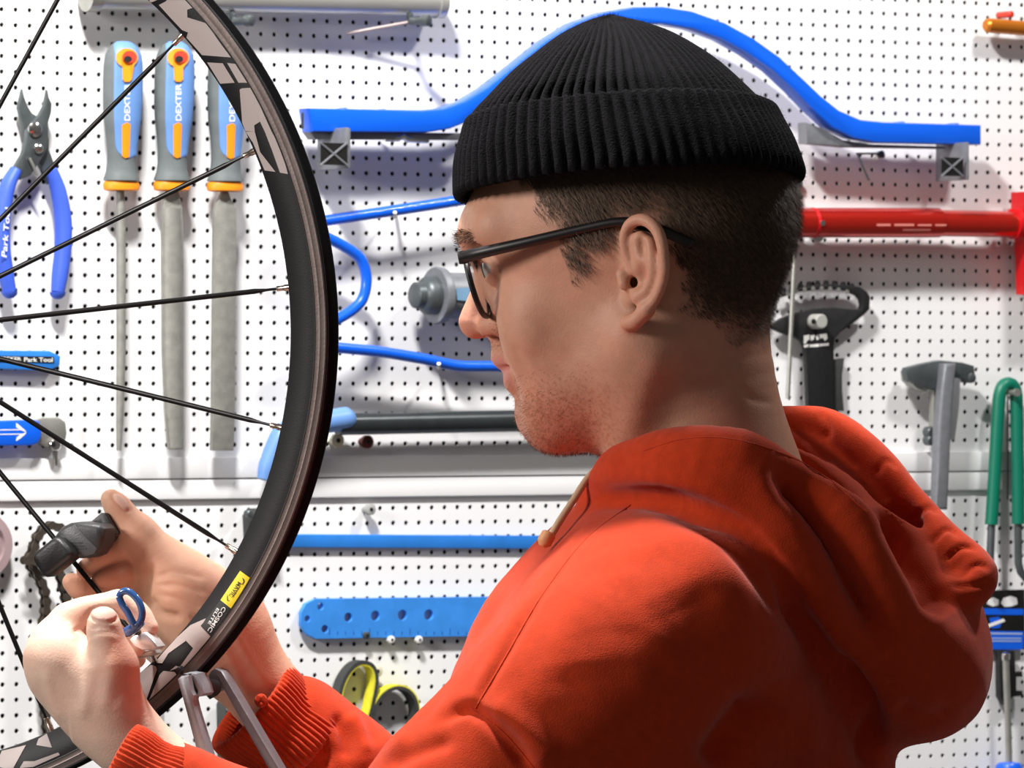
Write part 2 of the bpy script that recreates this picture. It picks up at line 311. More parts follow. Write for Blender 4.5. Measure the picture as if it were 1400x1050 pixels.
# ---- aluminium tube along the top
t = WT('aluminium_tube', 'round aluminium tube clamped near the top edge above the files', 'tube', 360, 8)
b = MB(); b.tube([t.p(122, -8, .020), t.p(600, 3, .020)], .0125, 24); t.part('tube', b, M_alu)
b = MB(); b.tube([t.p(117, -8.2, .020), t.p(133, -7.8, .020)], .0145, 24); t.part('end_cap', b, M_steel)
b = MB(); b.tube([t.p(594, 2.9, .020), t.p(604, 3.1, .020)], .0138, 24); t.part('end_cap', b, M_alu)
for u in (318, 560):
    b = MB(); b.tube([t.p(u, 8, 0), t.p(u, 12, .02), t.p(u, 26, .032), t.p(u+3, 30, .034)], .0022, 8); b.box(t.p(u-5, 18, .034), t.p(u+5, 27, .040), .001); c_ = t.part('clip', b, M_gun)
    b = MB(); b.lathe([(0, .0035), (.010, .0035), (.012, .0048), (.018, .0048), (.019, .003)], t.p(u+2, 29, .04), WMI.to_3x3() @ Vector((.8, -.5, 0)), 14); t.part('screw', b, M_gun, c_)
b = MB(); b.tube([t.p(562, 30, .03), t.p(474, 46, .012)], .0016, 8); t.part('rod', b, mat('dull_rod', (.36, .30, .30), .5, metal=.5))
# ---- blue arched dishing gauge
t = WT('dishing_gauge', 'bright blue arched wheel gauge with black feet behind the beanie', 'gauge', 860, 160)
up_ = [(407, 149), (560, 151.5), (590, 149), (620, 139), (650, 121), (690, 90), (730, 58), (770, 33), (810, 18), (850, 11), (890, 10.5), (930, 17), (975, 33), (1015, 55), (1050, 80), (1080, 108), (1105, 132), (1130, 152), (1160, 165), (1190, 168), (1324, 172)]
lo_ = [(1324, 199), (1180, 196), (1150, 190), (1120, 175), (1095, 152), (1070, 126), (1040, 98), (1005, 74), (970, 55), (930, 41), (890, 34), (850, 35), (815, 42), (780, 57), (740, 82), (700, 112), (665, 140), (630, 165), (600, 177), (570, 182), (412, 181)]
pr(t, 'beam', up_+lo_, .022, .042, M_blue, bev=.002)
pr(t, 'end_slot', [(412, 154), (415, 154), (415, 176), (412, 176)], .043, .0434, M_blackt, bev=0)
pr(t, 'lower_rail', [(412, 180), (640, 183), (660, 186), (640, 192), (420, 191)], .020, .034, M_greyst, bev=.001)
pr(t, 'lower_rail', [(1090, 168), (1112, 176), (1140, 192), (1180, 198), (1280, 201), (1280, 204), (1150, 202), (1091, 197)], .020, .034, M_greyst, bev=.001)
for (x0, x1, y0, y1) in ((433, 480, 177, 231), (1282, 1322, 197, 246)):
    b = MB(); b.box(t.p(x0, y0, .012), t.p(x1, y1, .060), .002); bx_ = t.part('foot_block', b, M_greyst)
    i = 5; b = MB(); b.box(t.p(x0+i, y0+18, .0604), t.p(x1-i, y1-5, .0612)); t.part('recess', b, M_ink, bx_)
    for a, c in (((x0+i, y0+18), (x1-i, y1-5)), ((x1-i, y0+18), (x0+i, y1-5))):
        b = MB(); b.tube([t.p(*a, .0615), t.p(*c, .0615)], .0010, 6); t.part('cross_brace', b, M_greyst, bx_)
b = MB(); b.tube([t.p(526, 191, .030), t.p(545, 189, .032), t.p(550, 185, .032), t.p(556, 190, .032), t.p(585, 193, .030)], [.002, .003, .0032, .003, .002], 10); t.part('spring_clip', b, M_chrome)
for u, v in ((467, 148), (520, 149.5), (1228, 167), (1302, 169)):
    b = MB(); b.box(t.p(u-3, v, .02), t.p(u+4, v+4, .034), .001); t.part('set_screw', b, M_blue)
b = MB(); b.tube([t.p(1202, 210, .002), t.p(1172, 210, .03), t.p(1188, 247, .03)], .0011, 8); b.lathe([(0, .003), (.004, .0034), (.005, .0)], t.p(1202, 211, .002), (0, -1, 0), 12); t.part('wire_hook', b, M_gun)
# ---- blue bent tubing
t = WT('bent_tube_gauge', 'blue bent steel tubing bracket looping out behind the wheel rim', 'bracket', 540, 380)
b = MB(); b.tube(spline([t.p(760, 246, .03), t.p(640, 272, .03), t.p(450, 301, .03), t.p(425, 306, .03), t.p(424, 315, .034), t.p(440, 322, .036), t.p(458, 330, .036), t.p(486, 347, .036), t.p(497, 362, .036), t.p(501, 385, .036), t.p(496, 408, .036), t.p(484, 422, .036), t.p(466, 434, .036), t.p(440, 448, .036), t.p(425, 460, .033), t.p(440, 472, .03), t.p(470, 476, .03), t.p(520, 481, .03), t.p(580, 491, .03), t.p(625, 500, .03), t.p(670, 501, .03), t.p(770, 502, .03)], 5), .0047, 14); t.part('tube', b, M_blue)
for u, v in ((540, 287), (600, 494)):
    b = MB(); b.tube([t.p(u, v, 0), t.p(u, v+6, .02), t.p(u, v+9, .032), t.p(u, v+3, .037)], .0016, 8); t.part('hook', b, M_steel)
# ---- grey cylinder tool
t = WT('cup_press', 'dark grey cylindrical tool with flanged end behind the face', 'tool', 620, 405)
ax = Vector((-1, 0, 0)); c = t.p(600, 404, .03)
b = MB(); b.lathe([(-.13, .0175), (-.13, .0195), (-.004, .0195), (-.003, .0235), (.002, .0245), (.0045, .0235), (.0045, .013)], c, ax, 32); t.part('body', b, M_greyst)
b = MB(); b.lathe([(.004, .0165), (.013, .0160), (.016, .0135), (.0175, .0115), (.0235, .0110), (.0255, .0085), (.026, .0)], c, ax, 28); t.part('end_stud', b, M_gun)
b = MB(); q_ = [t.p(u, v, .0498) for u, v in ((624, 394), (642, 393), (642, 412), (625, 410))]; b.add(q_, [(0, 1, 2, 3)]); t.part('maker_mark', b, mat('faded_blue_mark', (.16, .30, .45), .5), smooth=False)
# ---- black tube with light blue grip (hangs across)
t = WT('pipe_tool', 'black tube with pale blue plastic end running behind the chin', 'tool', 560, 578)
b = MB(); b.tube([t.p(462, 580, .022), t.p(880, 572, .022)], .0092, 20); t.part('tube', b, mat('black_tube', (.035, .042, .045), .32, metal=.4, noise=.15, nscale=60))
c = spline([tuple(t.p(u, v, d))+(r,) for u, v, d, r in ((482, 569, .024, .006), (474, 572, .024, .0098), (445, 577, .024, .0095), (410, 584, .024, .0095), (388, 592, .024, .009), (376, 612, .024, .0085), (366, 638, .024, .008), (361, 656, .024, .006))], 4)
b = MB(); b.tube([p[:3] for p in c], [p[3] for p in c], 16); t.part('grip', b, M_blueh)
peg(453, 602, M_cream, 'small cream plastic peg under the pale blue grip end', .0060)
peg(494, 604, mat('dark_red_plastic', (.12, .02, .012), .5), 'small dark red peg under the black tube', .0056)
peg(498, 696, mat('grey_plug', (.35, .36, .35), .6), 'small grey peg in the top rows of the lower pegboard', .0048, .012)
# ---- small dark block behind the rim
t = WT('bit_holder', 'small dark grey block half hidden by the rim below the rails', 'holder', 342, 718)
pr(t, 'body', [(330, 704), (338, 695), (362, 694), (366, 745), (332, 746)], .001, .02, M_rub, bev=.002); b = MB(); b.lathe([(0, .003), (.006, .003), (.007, .002)], t.p(337, 702, .02), (0, -1, 0), 12); t.part('stud', b, M_gun)
# ---- narrow blue strip and drilled blue ruler
t = WT('blue_straightedge', 'narrow blue metal strip across the lower pegboard', 'ruler', 600, 740)
pr(t, 'strip', [(392, 730), (800, 732.5), (800, 750.5), (392, 748)], .002, .005, M_bluel, bev=.0006)
t = WT('drilled_ruler', 'wide blue ruler with round holes above the yellow strap', 'ruler', 560, 845)
def drilled(t, outline, holes, d0, d1, m):
    b = MB()
    cu = bpy.data.curves.new('c', 'CURVE'); cu.dimensions = '2D'; cu.fill_mode = 'BOTH'; cu.extrude = (d1-d0)/2; cu.bevel_depth = .0004
    for poly in [[t.q(u, v, d1) for u, v in outline]]+holes:
        s = cu.splines.new('POLY'); s.points.add(len(poly)-1); s.use_cyclic_u = True
        for p_, q_ in zip(s.points, poly): p_.co = (q_[0], q_[1], 0, 1)
    o = bpy.data.objects.new('c', cu); COL.objects.link(o); me = bpy.data.meshes.new_from_object(o.evaluated_get(bpy.context.evaluated_depsgraph_get()))
    b.add([(v.co.x, -(d0+d1)/2-v.co.z, v.co.y) for v in me.vertices], [tuple(p_.vertices) for p_ in me.polygons]); bpy.data.objects.remove(o); bpy.data.curves.remove(cu); bpy.data.meshes.remove(me); return b
def circ(t, u, v, r, d): c = t.p(u, v, d); return [(c.x+r*math.cos(a), c.z+r*math.sin(a)) for a in np.linspace(0, 2*PI, 21)[:-1]]
d1 = .007
hs_ = [circ(t, u, v, r, d1) for u, v, r in ((420, 846, .003), (438, 829, .0034), (444, 860, .0036), (476, 844, .0042), (513, 842, .0046), (550, 841, .0048), (586, 840.5, .0049))]
b = drilled(t, [(412, 838), (418, 826), (432, 819), (700, 816), (760, 815), (760, 868), (600, 870), (432, 873), (420, 867), (412, 855)], hs_, .003, d1, M_bluel); t.part('blade', b, mat('blue_ruler', (.045, .27, .80), .4, metal=.15, noise=.12, nscale=70))
for k in range(22): 
    u = 450+k*11; pr(t, 'graduation', [(u, 868), (u+.8, 868), (u+.8, 868-(9 if k % 5 == 0 else 5)), (u, 868-(9 if k % 5 == 0 else 5))], d1+.0004, d1+.0006, mat('etched_mark', (.012, .08, .32), .5), bev=0)
for i, u in enumerate((494, 528, 566)): peg(u, 868 if i == 0 else 874, M_gun if i == 0 else M_trim, ('dark hook peg holding the drilled ruler from below', 'white peg under the drilled ruler, next to the dark hook', 'white peg under the drilled ruler, nearest the hoodie')[i], .0032, .010)
# ---- strap wrench
t = WT('strap_wrench', 'grey rubber strap with yellow lining coiled in two loops', 'strap', 520, 960)
def strap(pts, name):
    c = spline([t.p(u, v, .014) for u, v in pts], 5); c = [np.array((p_[0], 0, p_[2])) for p_ in c]; n = len(c); out = MB(); inn = MB(); L = []
    for i, p_ in enumerate(c):
        tg = c[min(i+1, n-1)]-c[max(i-1, 0)]; nn = np.array((-tg[2], 0, tg[0])); nn /= np.linalg.norm(nn)+1e-9; L.append((p_, nn))
    def ribbon(mb, o0, o1, y0, y1):
        vs = []
        for p_, nn in L: vs += [p_+nn*o0+np.array((0, -y0, 0)), p_+nn*o1+np.array((0, -y0, 0)), p_+nn*o1+np.array((0, -y1, 0)), p_+nn*o0+np.array((0, -y1, 0))]
        mb.add(vs, [(4*i+k, 4*i+(k+1) % 4, 4*i+4+(k+1) % 4, 4*i+4+k) for i in range(n-1) for k in range(4)]+[(0, 1, 2, 3), (4*n-4, 4*n-3, 4*n-2, 4*n-1)])
    ribbon(out, -.0014, .0016, .003, .0165); ribbon(inn, .0016, .0030, .0035, .016)
    s_ = t.part(name, out, M_rub); t.part('lining', inn, M_yel2, s_)
strap([(470, 1060), (461, 1010), (460, 970), (467, 935), (480, 913), (495, 905), (509, 911), (514, 930), (509, 960), (500, 1000), (494, 1060)][::-1], 'long_loop')
a_ = np.linspace(-.4, 2*PI-.6, 18); strap([(539-30*math.cos(a), 978-37*math.sin(a)+6*math.cos(a)) for a in a_], 'round_loop')
b = MB(); b.box(t.p(499, 955, .004), t.p(511, 1030, .016), .003); t.part('clamp', b, M_blackp)
peg(507, 917, M_cream, 'cream peg inside the top of the long yellow-lined strap loop', .0050, .032); peg(568, 968, M_white, 'white peg at the right side of the round strap loop', .0036, .032)
# ---- oily bicycle chain hanging by the left edge
t = WT('bicycle_chain', 'oily brown bicycle chain hanging in a loop behind the hands', 'chain', 60, 800)
def chain(pts, d):
    c = spline([t.p(u, v, d) for u, v in pts], 14); c = [Vector(p_) for p_ in c]; step = .0078; out = [c[0]]; acc = 0
    for a, b_ in zip(c[:-1], c[1:]):
        acc += (b_-a).length
        if acc >= step: out.append(b_); acc = 0
    return out
LM = {}
def link(a, b_, inner, i):
    key = inner; pl = .0062 if inner else .0078
    if key not in LM:
        m_ = MB()
        for s in (-1, 1):
            y = s*(.0024 if inner else .0036); poly = []
            for k in range(9): an = PI/2+PI*k/8; poly.append((.0036*math.cos(an), .0036*math.sin(an)))
            poly.append((.0039, -.0024)); 
            for k in range(9): an = -PI/2+PI*k/8; poly.append((.0078+.0036*math.cos(an), .0036*math.sin(an)))
            poly.append((.0039, .0024)); m_.prism(poly, y-.0005, y+.0005)
        m_.lathe([(-.0042, .0012), (-.004, .0019), (.004, .0019), (.0042, .0012)], (0, 0, 0), (0, 1, 0), 10)
        if inner: m_.lathe([(-.0022, .0030), (.0022, .0030)], (0, 0, 0), (0, 1, 0), 12)
        LM[key] = m_.build('chain_link', M_chain, t.root); o = LM[key]
    else: o = LM[key].copy(); COL.objects.link(o); o.parent = t.root
    dv = b_-a; o.location = a; o.rotation_euler = (0, -math.atan2(dv.z, dv.x), 0)
for path, d in (([(92, 728), (72, 718), (54, 728), (46, 748), (40, 768), (50, 786), (60, 806), (62, 830), (58, 860), (56, 910), (60, 960), (66, 1012), (70, 1060)], .016), ([(66, 752), (78, 772), (86, 800), (92, 830), (96, 860), (100, 900)], .026), ([(60, 770), (34, 766)], .022)):
    ps = chain(path, d)
    for i, (a, b_) in enumerate(zip(ps[:-1], ps[1:])): link(a, b_, i % 2 == 0, i)
t = WT('rotor_disc', 'mauve grey round disc cut by the left edge of the picture', 'disc', -34, 745)
b = MB(); b.lathe([(.0, .026), (.006, .028), (.010, .027), (.0105, .020), (.007, .019), (.007, .006), (.0072, .0)], (0, -.004, 0), (0, -1, 0), 40); t.part('disc', b, mat('mauve_plastic', (.33, .24, .25), .5)); b = MB(); b.lathe([(0, .005), (.012, .005), (.013, .003)], (0, -.005, 0), (0, -1, 0), 16); t.part('hub_pin', b, M_gun)
# ---- red tubular tool
t = WT('red_tube_tool', 'red anodised tubular tool with block end on the right', 'tool', 1240, 300)
for pts, r in (([(960, 304.5), (1282, 304.5)], .0132), ([(1279, 305), (1420, 307)], .0118)):
    b = MB(); b.tube([t.p(u, v, .028) for u, v in pts], r, 28); t.part('tube', b, M_red)
b = MB(); b.tube([t.p(1108, 304.5, .028), t.p(1112, 304.5, .028)], .0134, 28); t.part('seam_ring', b, M_redb)
b = MB(); b.tube([t.p(1384, 306, .028), t.p(1391, 306, .028)], .0140, 24); t.part('stop_collar', b, M_redb)
pr(t, 'end_block', [(1381, 263), (1440, 264), (1440, 404), (1388, 403), (1386, 330), (1381, 285)], .010, .046, M_redb, bev=.002)
b = MB(); b.lathe([(0, .0028), (.0015, .0026), (.002, .001)], t.p(1124, 305, .0405), (0, -1, 0), 12); t.part('set_screw', b, M_chrome)
def rp(u, v): 
    p0 = t.p(u, v, .028); c0 = t.p(u, 304.5, .028); dz = p0.z-c0.z; return Vector((p0.x, c0.y-math.sqrt(max(.0134**2-dz*dz, 1e-8)), p0.z))
for k, (u0, u1, v0, v1) in enumerate(((1187, 1206, 306.5, 309.5), (1211, 1238, 306.5, 309.5), (1243, 1262, 307, 309.5), (1267, 1282, 307, 309.5), (1224, 1262, 313.5, 316))):
    b = MB(); b.add([rp(u0, v1), rp(u1, v1), rp(u1, v0), rp(u0, v0)], [(0, 1, 2, 3)]); t.part('worn_print', b, mat('faint_print', (.80, .26, .22), .5), smooth=False)
peg(1110, 323, M_chrome, 'bright metal peg below the red tube beside the hair', .0052, .03)
b = None
t = WT('thin_rod', 'thin grey steel rod hanging behind the neck by the toothed gauge', 'rod', 1088, 380)
b = MB(); b.tube([t.p(1092, 250, .004), t.p(1092, 320, .004), t.p(1087, 330, .02), t.p(1080, 480, .02), t.p(1077, 545, .02)], .0020, 10); t.part('rod', b, M_steel); b = MB(); b.lathe([(-.002, .0036), (.003, .0036)], t.p(1092, 252, .004), (0, 0, 1), 12); t.part('tip', b, M_gun)
# ---- black toothed chainring gauge
t = WT('chainring_gauge', 'black sickle-shaped toothed gauge with long handle right of the neck', 'gauge', 1115, 470)
f6 = lambda l: [(1030+x/5.247, 360+y/5.25) for x, y in l]
pr(t, 'plate', f6([(110, 470), (110, 440), (180, 395), (300, 350), (420, 325), (560, 318), (720, 332), (745, 325), (752, 300), (745, 262), (720, 232), (650, 200), (560, 188), (440, 190), (300, 205), (150, 255), (150, 225), (270, 185), (400, 158), (520, 150), (640, 155), (740, 170), (785, 200), (812, 240), (808, 330), (770, 370), (700, 425), (600, 495), (560, 540), (552, 600), (555, 1100), (370, 1100), (355, 700), (345, 600), (325, 560), (280, 530), (200, 508)]), .008, .014, M_blackp, bev=.0010)
for k in range(9):
    x = 205+k*61; y = 205-75*math.sin(min(1, (k+1)/8)*PI*.5)**1.0+ (0 if k < 7 else (k-6)*6)
    y = [205, 188, 172, 160, 155, 152, 155, 162, 176][k]
    pr(t, 'tooth', f6([(x-14, y+6), (x-3, y-30), (x+3, y-30), (x+14, y+6)]), .008, .013, M_blackp, bev=0)
    b = MB(); c = t.p(*f6([(x-20, y+28)])[0], .0141); b.lathe([(0, .0021), (.0004, .002)], c, (0, -1, 0), 12); t.part('dimple', b, M_steel)
b = MB(); b.lathe([(0, .0066), (.012, .0066), (.013, .0055)], t.p(*f6([(432, 418)])[0], .014), (0, -1, 0), 20); k_ = t.part('pin', b, mat('peg_grey', (.35, .35, .33), .5)); b = MB(); b.lathe([(0, .0025), (.0005, .0024)], t.p(*f6([(432, 418)])[0], .0271), (0, -1, 0), 12); t.part('pin_socket', b, M_ink, k_)
for l_ in ([(362, 520), (400, 512), (402, 545), (385, 556), (378, 575), (362, 578)], [(408, 518), (440, 515), (432, 548), (412, 556)], [(448, 522), (462, 512), (470, 545), (452, 550)], [(472, 510), (525, 505), (530, 540), (512, 556), (498, 535), (476, 540)], [(362, 588), (395, 580), (392, 600), (364, 605)], [(402, 583), (470, 578), (470, 598), (402, 602)], [(476, 578), (540, 572), (540, 590), (478, 596)]): pr(t, 'worn_print', f6(l_), .0141, .0144, M_white, bev=0)
pr(t, 'handle_grip', f6([(555, 690), (628, 680), (612, 800), (612, 900), (625, 1060), (555, 1060)]), .004, .010, M_rub, bev=.001)
# ---- grey T-headed steel tool
t = WT('headset_press', 'grey steel tool with broad winged head and long flat shaft', 'tool', 1285, 560)
f7 = lambda l: [(1210+x/3, 470+y/3) for x, y in l]
pr(t, 'head', f7([(62, 115), (68, 98), (130, 82), (200, 68), (290, 76), (340, 90), (345, 130), (330, 158), (310, 160), (295, 142), (262, 140), (200, 150), (180, 190), (120, 175), (70, 150)]), .014, .024, M_gun, bev=.0016)
pr(t, 'side_lug', f7([(60, 112), (78, 104), (108, 132), (150, 180), (140, 200), (100, 185), (64, 152)]), .008, .020, M_steel, bev=.0015)
pr(t, 'shaft', f7([(215, 80), (262, 80), (258, 140), (248, 260), (240, 420), (228, 680), (178, 680), (186, 480), (192, 320), (204, 180)]), .022, .034, M_greyst, bev=.003)
pr(t, 'slide', f7([(268, 140), (295, 145), (290, 250), (272, 392), (248, 395), (258, 250)]), .020, .026, mat('pale_steel', (.50, .52, .54), .3, metal=.6), bev=.001)
pr(t, 'side_bar', f7([(180, 140), (204, 140), (198, 380), (176, 390)]), .012, .020, M_steel, bev=.001)
for u, v in ((172, 362), (172, 395)):
    b = MB(); b.lathe([(0, .005), (.008, .005), (.009, .004)], t.p(*f7([(u, v)])[0], .010), (0, -1, 0), 14); t.part('thumb_screw', b, M_gun)
b = MB(); b.lathe([(0, .0046), (.010, .0046), (.011, .003)], t.p(*f7([(330, 140)])[0], .014), (0, -1, 0), 14); t.part('thumb_screw', b, M_gun)
# ---- green coated U handle
t = WT('green_handle_tool', 'green vinyl coated U-shaped tool handle with dark steel legs', 'tool', 1377, 620)
g7 = spline([t.p(*f7([p_])[0], .018) for p_ in ((436, 742), (448, 560), (458, 380), (466, 250), (472, 200), (486, 172), (505, 164), (524, 172), (536, 200), (540, 260), (542, 400), (545, 560), (546, 738))], 5)
b = MB(); b.tube(g7, .0060, 16); t.part('coated_handle', b, M_green)
b = MB(); b.tube([t.p(*f7([p_])[0], .018) for p_ in ((437, 738), (432, 860), (428, 980))], .0036, 10); t.part('leg', b, M_gun)
b = MB(); b.tube([t.p(*f7([p_])[0], .018) for p_ in ((546, 735), (547, 900), (556, 935), (580, 965))], .0036, 10); t.part('leg', b, M_gun)
b = MB(); b.lathe([(-.018, .0024), (.012, .0024), (.0125, .0036), (.015, .0036)], t.p(*f7([(503, 200)])[0], .018), (0, -1, 0), 12); t.part('hanger_pin', b, M_steel)
b = MB(); b.tube([t.p(*f7([(503, 205)])[0], .014), t.p(*f7([(503, 640)])[0], .010)], .0009, 6); t.part('tie_wire', b, M_gun)
# ---- carded tool at the lower right
t = WT('carded_tool', 'tool on black and blue hang card at the lower right edge', 'packaging', 1370, 850)
f8 = lambda l: [(1300+x/4.04, 790+y/4.04) for x, y in l]
pr(t, 'card', f8([(160, 70), (402, 64), (402, 395), (160, 392)]), .004, .006, M_ink, bev=.0004)
pr(t, 'blue_band', f8([(160, 168), (400, 172), (400, 205), (160, 203)]), .0061, .0064, M_blue, bev=0)
pr(t, 'blue_band', f8([(162, 292), (400, 296), (400, 388), (385, 396), (180, 394), (162, 385)]), .0061, .0064, M_blue, bev=0)
pr(t, 'blue_mark', f8([(212, 222), (262, 215), (285, 235), (270, 275), (225, 280)]), .0061, .0064, M_blue, bev=0)
for l_ in ([(190, 262), (290, 225), (300, 240), (200, 278)],): pr(t, 'white_mark', f8(l_), .0066, .0068, M_white, bev=0)
for l_ in ([(170, 302), (395, 304), (395, 314), (170, 312)], [(180, 330), (390, 331), (390, 338), (180, 337)], [(180, 345), (390, 346), (390, 353), (180, 352)]): pr(t, 'small_print', f8(l_), .0066, .0067, mat('pale_print', (.32, .42, .66), .5), bev=0)
for l_ in ([(200, 145), (205, 118), (235, 108), (262, 122), (262, 150), (230, 158)], [(275, 140), (290, 112), (330, 100), (362, 112), (368, 145), (330, 158), (295, 160)]): pr(t, 'hang_hole', f8(l_), .0062, .0066, M_board, bev=0)
pr(t, 'bracket', f8([(240, 400), (325, 400), (330, 520), (368, 515), (368, 545), (335, 545), (335, 620), (370, 622), (370, 650), (320, 655), (290, 665), (270, 700), (245, 655)]), .004, .012, M_blackp, bev=.001)
b = MB(); b.tube([t.p(*f8([p_])[0], .020) for p_ in ((303, 450), (310, 640), (318, 860), (322, 1060))], .0030, 12); t.part('steel_rod', b, M_steel); b = MB(); b.lathe([(0, .0034), (.003, .0040), (.006, .0036), (.008, 0)], t.p(*f8([(303, 455)])[0], .020), (0, 0, 1), 14); t.part('rod_tip', b, M_chrome)
b = MB(); b.lathe([(-.06, .010), (-.012, .0125), (0, .0125), (.003, .010), (.004, .004)], t.p(*f8([(322, 1040)])[0], .020), (0, 0, 1), 22); t.part('handle', b, M_blue)
# ---- orange tube at the upper right
t = WT('orange_tube', 'small orange anodised tube on a peg at the upper right', 'tube', 1375, 37)
b = MB(); b.tube([t.p(1347, 34.5, .016), t.p(1350, 34.6, .016), t.p(1430, 41, .016)], [.0045, .0066, .0066], 18); t.part('tube', b, M_amber)
b = MB(); b.lathe([(0, .0030), (.020, .0030), (.021, .002)], t.p(1365, 21, 0), (0, -1, 0), 12); t.part('hook', b, M_redp)

# ---- partly hidden items low on the board
t = WT('handle_tool', 'black plastic handle on the pegboard behind the far wrist', 'tool', 310, 1000)
pr(t, 'handle', [(294, 962), (298, 955), (330, 953), (336, 962), (334, 1070), (296, 1072)], .004, .020, M_rub, bev=.003)
b = MB(); b.lathe([(0, .0035), (.004, .0035), (.005, .002)], t.p(314, 968, .020), (0, -1, 0), 14); t.part('hang_pin', b, M_steel)
t = WT('metal_plate', 'pale grey metal plate low on the board left of the stand arms', 'plate', 205, 1020)
pr(t, 'plate', [(178, 962), (222, 960), (222, 1080), (178, 1080)], .002, .005, mat('pale_grey_plate', (.42, .44, .45), .45, metal=.3), bev=.0006)
b = MB(); b.lathe([(0, .003), (.0015, .003), (.002, .0018)], t.p(212, 968, .005), (0, -1, 0), 12); t.part('screw', b, M_steel)
# ================================================================ the bicycle wheel
PS = math.radians(19)
WC = P(-150, 456.5, 3.85)
E1 = Vector((math.cos(PS), -math.sin(PS), 0)); EN = Vector((-math.sin(PS), -math.cos(PS), 0))   # towards image right / towards camera
WHM = Matrix(((E1.x, 0, EN.x, WC.x), (E1.y, 0, EN.y, WC.y), (0, 1, 0, WC.z), (0, 0, 0, 1)))     # local x = right, y = up, z = axle towards camera
WHI = WHM.inverted()
def wh(u, v, a=0.):
    r = P(u, v, 1.)-Vector((0, 0, CZ)); c = Vector((0, 0, CZ)); t = (WC+EN*a-c).dot(EN)/r.dot(EN); return WHI @ (c+r*t)
wheel = empty('bicycle_wheel', WC); wheel.matrix_world = WHM
tag(wheel, 'spoked bicycle wheel with black rim, grey letters and yellow sticker, held at left', 'wheel')
R0, R1, R2 = .2837, .3028, .3110
def ring(prof, name, m, parent, seg=240):
    mb = MB(); n = len(prof)
    vs = [(r*math.cos(2*PI*k/seg), r*math.sin(2*PI*k/seg), a) for k in range(seg) for r, a in prof]
    fs = [(k*n+i, k*n+(i+1) % n, ((k+1) % seg)*n+(i+1) % n, ((k+1) % seg)*n+i) for k in range(seg) for i in range(n)]
    mb.add(vs, fs); return mb.build(name, m, parent, angle=35)
def side(r):            # axial position of the rim's sidewall at radius r
    t = (r-R0)/(R1-R0); return .0045+.0062*math.sin(min(max(t, 0), 1)*PI/2)
prof = [(R0, -.003), (R0-.0004, 0), (R0, .003)]+[(R0+(R1-R0)*t, side(R0+(R1-R0)*t)) for t in (0.02, .15, .3, .5, .7, .85, 1)]+[(R1+.0004, .0101), (R2-.001, .0101), (R2, .0104), (R2+.0006, .0098), (R2+.0006, .0085), (R2-.004, .0078), (R2-.0055, .004)]
prof = prof[2:]; prof = [(R0-.0004, 0)]+prof+[(r, -a) for r, a in reversed(prof)]
rim = ring(prof, 'rim', M_carbon, wheel)
for s in (1, -1):
    pr = [(R1+.0004, s*.0102), (R1+.0006, s*.0107), (R1+.0030, s*.01045), (R1+.0037, s*.0107), (R1+.0044, s*.01045), (R2-.0008, s*.0107), (R2-.0004, s*.0102)]
    ring(pr, 'brake_track', M_track, rim)
ring([(R1-.0001, .0108), (R1+.0005, .0110), (R1+.0008, .0106)], 'pinstripe', M_ink, rim)
# hub
hb = MB(); hb.lathe([(-.05, .008), (-.05, .011), (-.036, .011), (-.035, .025), (-.031, .025), (-.029, .014), (.029, .014), (.031, .025), (.035, .025), (.036, .011), (.05, .011), (.05, .008)], (0, 0, 0), (0, 0, 1), 32)
hb.build('hub', M_carbon, wheel)
ends = [((75, 0), (0, 125)), ((248, 50), (0, 318)), ((345, 208), (0, 368)), ((395, 393), (0, 440)), ((382, 584), (0, 495)), ((321, 753), (0, 538)), ((212, 903), (0, 664)), ((35, 902), (0, 805))]
def spoke(a, b):
    # a at the rim, b at the hub, wheel coordinates
    a = Vector(a); b = Vector(b); t = (b-a).normalized(); L = (b-a).length
    nz = Vector((0, 0, 1)); s = t.cross(nz).normalized()
    m = MB(); prof = [(.004, .0009, .0009), (.016, .0009, .0009), (.024, .0017, .00055), (L-.03, .0017, .00055), (L-.02, .001, .001), (L, .001, .001)]
    vs = []; 
    for d, hw, ht in prof:
        c = a+t*d
        for k in range(8):
            an = 2*PI*k/8; vs.append(c+s*hw*math.cos(an)+nz*ht*math.sin(an))
    fs = [(i*8+k, i*8+(k+1) % 8, (i+1)*8+(k+1) % 8, (i+1)*8+k) for i in range(len(prof)-1) for k in range(8)]
    m.add(vs, fs); o = m.build('spoke', M_spoke, wheel)
    n = MB(); n.lathe([(-.004, .0022), (.004, .0022), (.0045, .0018), (.009, .0018), (.0095, .0011)], a, t, 10); n.build('nipple', M_brass, o)
    return o
angs = []
for i, (p, q) in enumerate(ends):
    ax = .028 if i % 2 else -.028
    a = wh(p[0], p[1], 0); b = wh(q[0], q[1], 0); d = (b-a).normalized()
    if i in (0, 7):      # the rim end lies outside the picture or behind the hand: run the line out to the rim
        e = d if False else -d; k = a.dot(e); a = a+e*(-k+math.sqrt(k*k-a.length_squared+R0*R0))
    a = a.normalized()*R0; angs.append(math.atan2(a.y, a.x))
    d = (b-a).normalized(); c = a+d*(-a.dot(d)); off = c.length
    rr = .025; c = c+d*(-math.sqrt(max(rr*rr-off*off, 0))) if off < rr else c.normalized()*rr
    spoke((a.x, a.y, 0), (c.x, c.y, ax))
for k in range(12):
    an = angs[0]+math.radians(18.2)*(k+1); sg = 1 if k % 2 else -1; h = an+sg*.5
    spoke((R0*math.cos(an), R0*math.sin(an), 0), (.025*math.cos(h), .025*math.sin(h), .028*sg))
